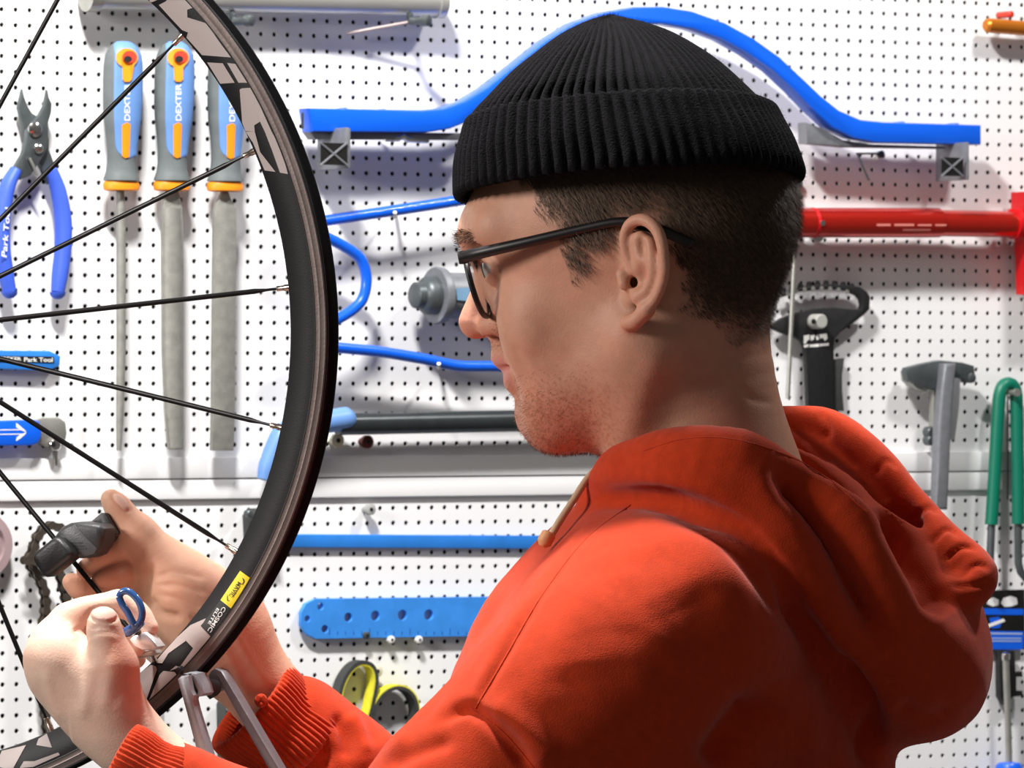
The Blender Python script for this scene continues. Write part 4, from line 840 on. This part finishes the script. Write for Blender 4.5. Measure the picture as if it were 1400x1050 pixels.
eb = strands('eyebrow', HW[idx], N[idx], N[idx]*.35+lft*np.sign(y[idx])[:, None]*.9+upv*.25+RNG.normal(0, .2, (len(idx), 3)), .004+.004*RNG.random(len(idx)), np.full(len(idx), .00016), M_hair, person); eb['kind'] = 'stuff'
# lashes along the upper lids
la = []; ld = []
for s in (1, -1):
    for k in range(26):
        a = -.9+1.8*k/25; p0 = np.array((.0925+.0135*math.cos(a), s*(.0330+.0135*math.sin(a)), .0312)); la.append(p0); ld.append(np.array((math.cos(a), s*math.sin(a), -.25+.25*RNG.random())))
la = to_world(np.array(la), HMn); ld = np.array(ld) @ HMn[:3, :3].T; o = strands('eyelashes', la, np.tile(upv, (len(la), 1)), ld, np.full(len(la), .0085), np.full(len(la), .00032), M_hair, person); o['kind'] = 'stuff'
# ---- eyes
M_eye = mat('eye_white_shaded', (.50, .45, .42), .15, coat=.6); M_iris = mat('iris', (.05, .08, .08), .12, coat=1.)  # eye white greyed: shade is put into its colour
for s in (1, -1):
    b = MB(); bm = bmesh.new(); bmesh.ops.create_uvsphere(bm, u_segments=24, v_segments=16, radius=.0123); b.bm(bm, Matrix.Translation((.0925, s*.0330, .0275))); e = b.build('eyeball', M_eye, person, M=PERS @ HM)
    b = MB(); b.lathe([(0, .0058), (.0009, .0055), (.0016, .0025), (.0017, .0)], (.0925+.0107, s*.0330, .0262), (1, 0, -.12), 20); b.build('iris', M_iris, e, M=PERS @ HM)
# ---- glasses: a thing of their own, worn by the person
M_frame = mat('frame_black', (.010, .008, .008), .42); M_lens = mat('lens_glass', (1, 1, 1), .0, trans=1., ior=1.15)
gl = empty('eyeglasses', HO); gl.matrix_world = HM; tag(gl, 'black framed eyeglasses worn on the face under the beanie', 'glasses')
LN = []
for s in (1, -1):
    c = hp(652, 391, .034); c = Vector((c[0], s*.0335, c[2])); n = Vector((1, s*.16, -.10)).normalized(); ly = Vector((-.16*s, 1, 0)).normalized(); lz = n.cross(ly)
    if lz.z < 0: lz = -lz
    out = []
    for k in range(40):
        a = 2*PI*k/40; ca, sa = math.cos(a), math.sin(a); ex = lambda t: math.copysign(abs(t)**.8, t)
        out.append((ex(ca)*.0255, ex(sa)*.0195))
    b = MB(); pts = [c+ly*p[0]+lz*p[1] for p in out]; b.tube(pts+[pts[0]], [.0019]*41, 8, cap=False); LN.append(pts); fr = b.build('frame_rim', M_frame, gl)
    b = MB(); b.add([p+n*.0006 for p in pts]+[p-n*.0006 for p in pts], [tuple(range(40)), tuple(range(79, 39, -1))]+[(k, (k+1) % 40, 40+(k+1) % 40, 40+k) for k in range(40)]); b.build('lens', M_lens, fr)
    g = lambda u, v, yy: tuple(hp(u, v, yy)*np.array((1, s, 1)))
    tp = spline([g(634, 353, .0625), g(660, 347, .071), g(720, 334, .0765), (g(790, 318, .0785)), g(835, 309, .0795), g(862, 309, .0795), g(895, 318, .079), g(925, 331, .078), g(942, 340, .077)], 5)
    m_ = len(tp); rs = [.0041-.0010*math.sin(PI*i/(m_-1))**1 if i < m_*.8 else .0031+.0008*(i/m_-.8)*5 for i in range(m_)]; rs[-1] = .0020
    b = MB(); b.tube(tp, rs, 10, flat=1., upv=(0, 0, 1)); 
    # flatten the temple sideways
    b.v = [(v_[0], v_[1]*1.0, v_[2]) for v_ in b.v]; b.build('temple', M_frame, gl)
    b = MB(); e0 = Vector(g(634, 353, .0625)); b.box(e0-Vector((.0025, .003, .004)), e0+Vector((.003, .003, .004)), .001); b.build('hinge', M_frame, gl)
b = MB(); b.tube([LN[0][18], Vector(((LN[0][18].x+LN[1][18].x)/2+.003, 0, LN[0][18].z+.004)), LN[1][2 if False else 18]], .0018, 8); b.build('bridge', M_frame, gl)
# ---- beanie: ribbed knit, folded brim
M_knit = mat('black_knit', (.0055, .0052, .0068), .95, spec=.15, noise=.35, nscale=500, bump=.9, bscale=900)
BPH, BRL = math.radians(4.5), math.radians(5)
BO = P(861, 250, 3.64); 
Rm = Matrix(((-cy, -sy, 0), (sy, -cy, 0), (0, 0, 1))); Rm = Rm @ Matrix.Rotation(BPH, 3, 'Y') @ Matrix.Rotation(BRL, 3, 'X')
BM = Matrix.Translation(BO) @ Rm.to_4x4(); NR = 78; SEG = NR*8
bean = empty('beanie', BO); bean.matrix_world = BM; tag(bean, 'black ribbed knit beanie with folded brim on the head', 'hat')
def bloft(rows, amp, name, flip=False, top=False):
    # rows: (height, front, back, side) in metres; ribs run up the rows
    rows = [tuple(r) for r in spline(rows, 4)]; th = np.arange(SEG)*2*PI/SEG; rib = np.abs(np.sin(th*NR/2))**.75
    vs = []; n = len(rows)
    for i, (h, fx, bx, sd) in enumerate(rows):
        am = amp*min(1, (fx+bx)/.12); cx_ = (fx-bx)/2; ra = (fx+bx)/2
        wob = 1+.004*np.sin(th*5+h*60)+.003*np.sin(th*11-h*90)
        ra_, sd_ = (ra+am*(rib-.6))*wob, (sd+am*(rib-.6))*wob
        e = 2.15; ct, st = np.cos(th), np.sin(th); r = (np.abs(ct)**e+np.abs(st)**e)**(-1/e)
        vs.append(np.stack([cx_+ra_*r*ct, sd_*r*st, np.full(SEG, h)+.0006*np.sin(th*NR)], 1))
    V = np.concatenate(vs); i, k = np.meshgrid(np.arange(n-1), np.arange(SEG), indexing='ij'); k2 = (k+1) % SEG
    Fc = np.stack([i*SEG+k, i*SEG+k2, (i+1)*SEG+k2, (i+1)*SEG+k], -1).reshape(-1, 4)
    return fast_mesh(name, V, Fc, M_knit, bean)
px = 1/SK
def row(vh, L, R, sd): c = 861; return ((250-vh)*px, (c-L)*px/.975, (R-c)*px/.975, sd)
bloft([row(215, 640, 1072, .088), row(180, 644, 1055, .087), row(150, 654, 1038, .083), row(125, 680, 1018, .078), row(95, 712, 990, .067), row(70, 745, 960, .055), row(48, 775, 928, .042), row(34, 800, 898, .029), row(25, 820, 872, .017), row(20, 834, 858, .008), row(17.5, 842, 850, .001)], .0042, 'crown')
bloft([row(232, 650, 1050, .080), row(250, 640, 1078, .087), row(258, 632, 1087, .091), row(254, 628, 1093, .0935), row(240, 628, 1094, .094), row(205, 631, 1083, .0930), row(175, 640, 1068, .0905), row(158, 645, 1060, .0885), row(152, 650, 1053, .087), row(158, 657, 1046, .084), row(185, 660, 1050, .082)], .0036, 'folded_brim')
# fuzz
fr_ = []; 
for o in list(bean.children):
    n = len(o.data.vertices); c_ = np.zeros(n*3, np.float32); o.data.vertices.foreach_get('co', c_); nn = np.zeros(n*3, np.float32); o.data.vertices.foreach_get('normal', nn); i_ = RNG.choice(n, 5000); fr_.append((c_.reshape(-1, 3)[i_], nn.reshape(-1, 3)[i_]))
c_ = np.concatenate([a[0] for a in fr_]); nn = np.concatenate([a[1] for a in fr_]); nn = nn*np.sign((nn*(c_-np.array((0, 0, .02)))).sum(1))[:, None]
d_ = nn*.5+RNG.normal(0, .6, nn.shape); d_ /= np.linalg.norm(d_, axis=1, keepdims=True); sd_ = np.cross(d_, RNG.normal(0, 1, nn.shape)); sd_ /= np.linalg.norm(sd_, axis=1, keepdims=True); L_ = .0015+.002*RNG.random(len(c_))[:, None]
V_ = np.stack([c_-sd_*.00007, c_+sd_*.00007, c_+d_*L_+sd_*.00003, c_+d_*L_-sd_*.00003], 1).reshape(-1, 3)
fz_ = fast_mesh('wool_fuzz', V_, np.arange(len(V_)).reshape(-1, 4), M_knit, bean); fz_['kind'] = 'stuff'
# ---- hoodie
M_hood = mat('orange_red_fleece', (.50, .038, .005), .9, spec=.2, noise=.10, nscale=160, bump=.35, bscale=1100, sheen=.15)
gv = Vol((B(250, 0, 0)[0], 3.64-.215, 1.4-(1160-525)/2150), (B(1385, 0, 0)[0], 3.64+.32, 1.4-(540-525)/2200), .0023)
def G(pts, rs, k=.03, sub=False): gv.tube([B(*p) for p in pts], [a/SK for a in rs], k=k, sub=sub)
gv.ell(B(918, 1058, -40), np.array((258, 385, 415))/SK, BR)
G([(1010, 1000, -60), (1040, 1180, -60)], [185, 190], .05)
G([(940, 838, 240), (800, 955, 285), (632, 1100, 300)], [124, 138, 128], .06)          # near upper arm
G([(632, 1140, 300), (500, 1168, 190), (330, 1115, 60), (235, 1062, 45)], [110, 86, 64, 50], .03)
G([(940, 850, -280), (800, 1010, -370), (680, 1110, -430)], [110, 115, 105], .05)      # far upper arm
G([(680, 1150, -440), (545, 1112, -470), (458, 1044, -482), (408, 990, -482)], [96, 86, 82, 73], .025)
G([(815, 810, -80), (745, 900, -80), (705, 1000, -80)], [62, 92, 106], .05)
# hood
gv.ell(B(1215, 866, 5), np.array((110, 170, 150))/SK, [(.80, 0, .60), (0, 1, 0), (-.60, 0, .80)], k=.03)
G([(1264, 915, 0), (1254, 922, 60), (1240, 910, -60)], [76, 72, 70], .03)
G([(830, 668, 30), (872, 640, 110), (950, 634, 185), (1042, 668, 192), (1115, 745, 180), (1172, 832, 150), (1215, 895, 90)], [36, 42, 52, 62, 72, 78, 78], .016)
G([(835, 664, -30), (880, 622, -120), (960, 600, -170), (1040, 598, -175), (1110, 640, -150), (1190, 730, -90), (1250, 810, -30)], [34, 36, 38, 34, 40, 55, 60], .018)
G([(1080, 640, -40), (1170, 720, -30), (1250, 810, 0), (1270, 870, 0)], [40, 62, 70, 70], .02)
G([(1068, 577, -180), (1130, 583, -165), (1190, 622, -110), (1245, 690, -50), (1292, 742, 10), (1332, 782, 40), (1322, 808, 62), (1280, 815, 80)], [25, 26, 27, 27, 29, 30, 27, 22], .006)
G([(1072, 596, -45), (1140, 624, -45), (1200, 674, -35), (1256, 742, -12), (1298, 796, 22)], [14, 24, 26, 18, 7], .014, True)
HDV, HDQ = gv.mesh(); gv = None
HDV = relax(HDV, HDQ, 3, .5)
HDV = folds(HDV, HDQ, [
    ([(1052, 625), (1078, 645), (1130, 720), (1170, 800), (1215, 890)], -.024, 24),
    ([(1200, 695), (1220, 735), (1262, 800), (1290, 845)], -.020, 18),
    ([(930, 600), (1010, 600), (1090, 632), (1160, 690), (1230, 770), (1290, 860)], .005, 24),
    ([(1120, 640), (1180, 710), (1240, 800), (1320, 905)], .006, 22),
    ([(800, 690), (870, 680), (930, 690), (1000, 730), (1060, 800), (1120, 885), (1165, 960), (1185, 1050)], -.010, 17),
    ([(820, 660), (880, 655), (960, 668), (1040, 720), (1100, 800), (1160, 900)], .005, 20),
    ([(1150, 900), (1190, 975), (1192, 1050)], -.012, 12),
    ([(1050, 950), (1010, 1000), (975, 1060)], -.016, 26), ([(1075, 925), (1100, 980), (1100, 1050)], .006, 30),
    ([(862, 690), (800, 735), (740, 815), (690, 900), (650, 968)], -.0022, 6), ([(850, 690), (788, 735), (728, 815), (678, 900), (640, 962)], .0022, 9),
    ([(600, 985), (640, 968), (690, 1005), (730, 1060)], -.006, 9), ([(660, 962), (710, 990), (760, 1050)], .004, 18),
    ([(800, 690), (770, 720), (700, 800), (640, 880)], -.005, 10), ([(760, 760), (700, 830), (650, 905)], .003, 14),
    ([(720, 740), (665, 810), (620, 890), (596, 950)], .004, 16), ([(690, 800), (650, 860), (610, 930), (570, 985)], -.003, 9),
    ([(800, 790), (780, 850), (790, 930)], .0025, 45), ([(930, 800), (960, 880), (940, 960)], -.0025, 60),
    ([(560, 1000), (520, 1022), (480, 1050)], .003, 14), ([(620, 1010), (560, 1030), (520, 1050)], -.004, 12),
    ([(455, 975), (470, 1000), (472, 1040)], -.004, 9), ([(475, 975), (492, 1005), (500, 1035)], .004, 10), ([(430, 1010), (450, 1030), (440, 1050)], -.003, 9),
    ([(1245, 712), (1268, 692), (1285, 700)], -.0022, 4), ([(1270, 745), (1295, 722), (1312, 735)], -.0022, 4), ([(1290, 768), (1315, 748), (1335, 752)], -.0022, 4), ([(1195, 650), (1212, 628), (1228, 640)], -.0018, 5), ([(1312, 790), (1335, 772), (1352, 778)], -.0020, 4), ([(1120, 560), (1132, 582), (1130, 604)], -.0018, 5), ([(1300, 800), (1330, 800), (1355, 800)], -.0018, 5),
    ([(1225, 960), (1270, 985), (1310, 970)], -.004, 16)])
HDV = HDV+normals(HDV, HDQ)*((vnoise(HDV, 22, 11)-.5)*.004+(vnoise(HDV, 60, 12)-.5)*.0012)[:, None]
hoodie = fast_mesh('hoodie', HDV-np.array(person.location), HDQ, M_hood, person); hoodie['label'] = 'orange-red hooded sweatshirt'
def cuff(a, b, ra, rb, nr, depth=.0011):
    a = Vector(B(*a)) if len(a) == 3 else Vector(B(*a)); b = Vector(B(*b)); t = (b-a).normalized(); L = (b-a).length
    n = Vector((0, -1, 0)); n = (n-t*n.dot(t)).normalized(); s = t.cross(n); seg = nr*6
    rows = [(.010, ra-.004), (.002, ra-.0032), (0, ra-.001), (.001, ra+.0012), (.006, ra+.0018)]+[(L*f, ra+(rb-ra)*f+.0015*math.sin(f*9)) for f in (.3, .45, .6, .75, .9, 1.0)]+[(L*1.05, rb-.004)]
    b_ = MB(); vs = []
    for d, r in rows:
        for k in range(seg):
            an = 2*PI*k/seg; rr = r*(1+.03*math.sin(2*an+1))-depth*(1-abs(math.sin(an*nr/2)))*1.6; vs.append(a+t*d+(n*math.cos(an)+s*math.sin(an))*rr)
    b_.add(vs, [(i*seg+k, i*seg+(k+1) % seg, (i+1)*seg+(k+1) % seg, (i+1)*seg+k) for i in range(len(rows)-1) for k in range(seg)])
    return b_.build('cuff', M_hood, hoodie, M=PERS, angle=180)
cuff((162, 1038, 35), (250, 1082, 45), 53/SK, 55/SK, 44)
cuff((340, 962, -455), (412, 1026, -476), 82/SK, 84/SK, 60)
# neck drawstring
dp = spline([B(822, 634, 40), B(802, 656, 60), B(784, 684, 74), B(768, 708, 86), B(752, 734, 100)], 5)
b = MB(); b.tube(dp, 5.0/SK, 10); ds = b.build('drawstring', M_cord, hoodie, M=PERS)
b = MB(); b.lathe([(-.004, .0035), (-.003, .0046), (.003, .0046), (.004, .0038), (.006, .002)], B(747, 736, 102), Vector(B(742, 752, 110))-Vector(B(752, 734, 104)), 14); b.build('cord_end', mat('wood_bead', (.72, .36, .17), .5), ds, M=PERS)

# seams: thin ridges of stitching laid on the cloth
from mathutils.bvhtree import BVHTree
BV = BVHTree.FromPolygons([Vector(v) for v in HDV], [tuple(int(i) for i in q_) for q_ in HDQ])
def seam(pts, r=.0009, sink=.0003, name='seam'):
    out = []
    for u, v in spline(pts, 9):
        d = (P(u, v, 1.)-Vector((0, 0, CZ))).normalized(); h = BV.ray_cast(Vector((0, 0, CZ)), d)
        if h[0] is not None and (not out or (h[0]-out[-1]).length < .03): out.append(h[0]+h[1]*(r*.4-sink) if h[1].y < 0 else h[0]-h[1]*(r*.4-sink))
    b = MB(); b.tube(out, r, 8, flat=.7); return b.build(name, M_hood, hoodie, M=PERS)
seam([(862, 690), (800, 738), (740, 815), (690, 900), (650, 968)], .0007)
seam([(645, 969), (690, 1003), (735, 1056)], .0007)
seam([(880, 616), (935, 600), (1000, 600), (1070, 620), (1130, 652), (1185, 700)], .0006)
b = MB(); c_ = Vector(B(357, 958, -375)); b.tube([c_+Vector((math.cos(a)*.0024, -.0015*math.sin(3*a), math.sin(a)*.0026)) for a in np.linspace(0, 2*PI, 17)], .0021, 8); b.build('thread_knot', M_hood, hoodie, M=PERS)
# ================================================================ tools in the hands and the truing stand
def whw(u, v, a=0.): return WHM @ wh(u, v, a)
class HT:
    # a thing placed by the wheel: parts are made in wheel-plane coordinates (x right, z up, -y towards the room)
    def __init__(s, name, label, cat, u, v, a):
        s.o = wh(u, v, a); s.root = empty(name, WHM @ s.o, -PS); tag(s.root, label, cat)
    def p(s, u, v, a=0.): q = wh(u, v, a)-s.o; return Vector((q.x, -q.z, q.y))
    def q(s, u, v, a=0.): b = s.p(u, v, a); return (b.x, b.z)
    def part(s, name, mb, m, parent=None, **k): return mb.build(name, m, parent or s.root, **k)
    def pr(s, name, poly, a0, a1, m, parent=None, bev=.001):
        b = MB(); b.prism([s.q(u, v, a1) for u, v in poly], s.o.z-a0, s.o.z-a1, bev); return s.part(name, b, m, parent)
# spoke wrench
t = HT('spoke_wrench', 'small blue looped spoke wrench with polished steel jaws at the rim', 'wrench', 205, 895, .004)
lp = [(163, 816), (167, 809.5), (175, 808.5), (184, 815), (191, 825), (194.5, 838), (192, 850), (186, 856), (181, 850), (174, 836), (167, 826)]
c = spline([t.p(u, v, .076) for u, v in lp+lp[:1]], 5); b = MB(); b.tube(c[:-1]+[c[0]], .0023, 12, cap=False); lo = t.part('handle_loop', b, M_bluew)
b = MB(); b.tube([t.p(194, 851, .074), t.p(186, 857, .072), t.p(176, 863, .070), t.p(168, 866, .068)], [.0022, .0034, .0036, .0026], 12); t.part('handle_neck', b, M_bluew, lo)
J = lambda l: [(20+x/6.364, 780+y/6.364) for x, y in l]
t.pr('jaw', J([(995, 600), (1030, 570), (1130, 535), (1190, 590), (1245, 660), (1215, 690), (1110, 695), (1040, 660)]), .046, .060, mat('satin_steel', (.80, .80, .80), .3, metal=.55), bev=.0012)
t.pr('jaw', J([(1020, 655), (1060, 700), (1130, 705), (1210, 690), (1225, 720), (1170, 745), (1080, 765), (1050, 720)]), .034, .046, M_steel, bev=.0008)
t.pr('jaw_slot', J([(1035, 520), (1065, 515), (1075, 545), (1045, 565)]), .058, .0640, M_ink, bev=.0004)
b = MB(); b.tube([whw(206, 893, .034), whw(212, 903, .006)], [.0022, .0018], 10); b.v = [tuple((Matrix.Rotation(PS, 4, 'Z') @ (Vector(v)-t.root.location))) for v in b.v]; t.part('tip', b, M_brass)
# black spoke holder
t = HT('spoke_holder', 'chunky black plastic spoke holder gripped by the far hand', 'tool', 100, 745, .004)
K = lambda l: [(20+x/6.364, 660+y/6.364) for x, y in l]
t.pr('clamp_block', K([(147, 655), (165, 608), (300, 497), (345, 476), (385, 484), (490, 592), (500, 630), (480, 660), (285, 815), (262, 823), (232, 808), (160, 695)]), .002, .022, M_blackp, bev=.0038)
hd = t.pr('round_body', K([(330, 470), (395, 385), (470, 350), (560, 340), (650, 352), (735, 362), (768, 400), (765, 500), (745, 560), (700, 625), (640, 652), (560, 660), (480, 650), (430, 600)]), -.014, .010, M_blackt, bev=.0045)
t.pr('raised_panel', K([(390, 470), (440, 405), (520, 365), (640, 500), (715, 575), (690, 620), (600, 640), (500, 640), (495, 590)]), .0095, .0108, mat('tool_black_panel', (.085, .088, .095), .4, bump=.2, bscale=900), hd, bev=.0005)
t.pr('arm', K([(640, 350), (700, 300), (745, 262), (790, 265), (840, 360), (885, 440), (800, 530), (750, 560), (765, 480), (740, 370)]), -.046, -.012, M_blackt, bev=.002)
for k in range(3):
    a0 = K([(480+k*18, 520+k*26), (590+k*18, 520+k*26), (590+k*18, 528+k*26), (480+k*18, 528+k*26)]); t.pr('embossed_line', a0, .0107, .0111, M_blackt, hd, bev=0)
# truing stand
M_stand = mat('stand_grey_steel', (.30, .31, .34), .4, metal=.35, noise=.10, nscale=150, bump=.2, bscale=700)
t = HT('truing_stand', 'grey steel truing stand with two caliper arms gripping the lower rim', 'stand', 300, 1150, 0)
S = lambda l: [(200+x/5.833, 870+y/5.833) for x, y in l]
t.pr('caliper_arm', S([(245, 345), (275, 316), (335, 312), (358, 430), (378, 470), (368, 505), (388, 590), (530, 1050), (700, 1600), (610, 1600), (435, 1050), (320, 620)]), .018, .030, M_stand, bev=.0015)
t.pr('caliper_arm', S([(490, 310), (515, 272), (548, 254), (600, 278), (645, 355), (1055, 1050), (1380, 1600), (1290, 1600), (968, 1050), (612, 425), (575, 420), (560, 440), (520, 440), (505, 380)]), -.034, -.020, M_stand, bev=.0015)
t.pr('feeler_tip', S([(228, 258), (265, 238), (282, 268), (262, 305), (245, 300)]), .016, .022, M_blackp, bev=.0006)
jw = t.pr('caliper_jaw', S([(290, 300), (340, 285), (400, 296), (445, 390), (462, 455), (440, 478), (400, 484), (368, 478), (345, 330)]), .006, .024, M_stand, bev=.0015)
t.pr('jaw_slot', S([(336, 300), (352, 296), (412, 440), (400, 470), (386, 470)]), .0235, .0245, M_ink, jw, bev=.0003)
b = MB(); b.tube([t.p(*S([(462, 350)])[0], .004), t.p(*S([(492, 400)])[0], -.006), t.p(*S([(530, 410)])[0], -.016)], [.0022, .005, .006], 12); t.part('adjuster', b, M_blackp)
b = MB(); b.tube([t.p(*S([(480, 470)])[0], -.018), t.p(*S([(530, 430)])[0], -.02)], [.0035, .0045], 12); t.part('adjuster', b, M_blackp)
zf = -(WHM @ t.o).z
b = MB(); x0, z0 = t.q(335, 1140, 0); b.box((x0-.03, -.06, z0-.03), (x0+.10, .06, z0+.02), .004); b.box((x0+.02, -.02, zf+.02), (x0+.06, .02, z0), .004); t.part('post', b, M_stand)
b = MB(); b.box((x0-.42, -.12, zf), (x0+.05, .14, zf+.03), .006); t.part('base', b, M_stand)
hc = Vector((0, 0, 0))-t.o; hx, hz_ = hc.x, hc.y
for s in (-1, 1):
    b = MB(); y0 = t.o.z*1.0+s*.056; b.box((hx-.018, y0-.004, zf+.02), (hx+.018, y0+.004, hz_+.02), .002); t.part('upright', b, M_stand)
# ---- trousers and shoes, below the picture
M_denim = mat('dark_denim', (.03, .04, .07), .9, bump=.3, bscale=900)
for s in (-1, 1):
    o = np.array(person.location); hip = B(1030, 1520, s*190)-o; b = MB(); b.tube([hip+np.array((0, 0, .12)), hip, hip+np.array((-.10, .02, -.36)), hip+np.array((-.06, .02, -.80+.02))], [.115, .11, .085, .07], 20)
    zb0 = min(v[2] for v in b.v); tr = b.build('trouser_leg', M_denim, person)
    b = MB(); e = hip+np.array((-.06, .02, 0)); b.box((e[0]-.20, e[1]-.045, 0), (e[0]+.07, e[1]+.045, .09), .02); b.build('shoe', M_rub, person)
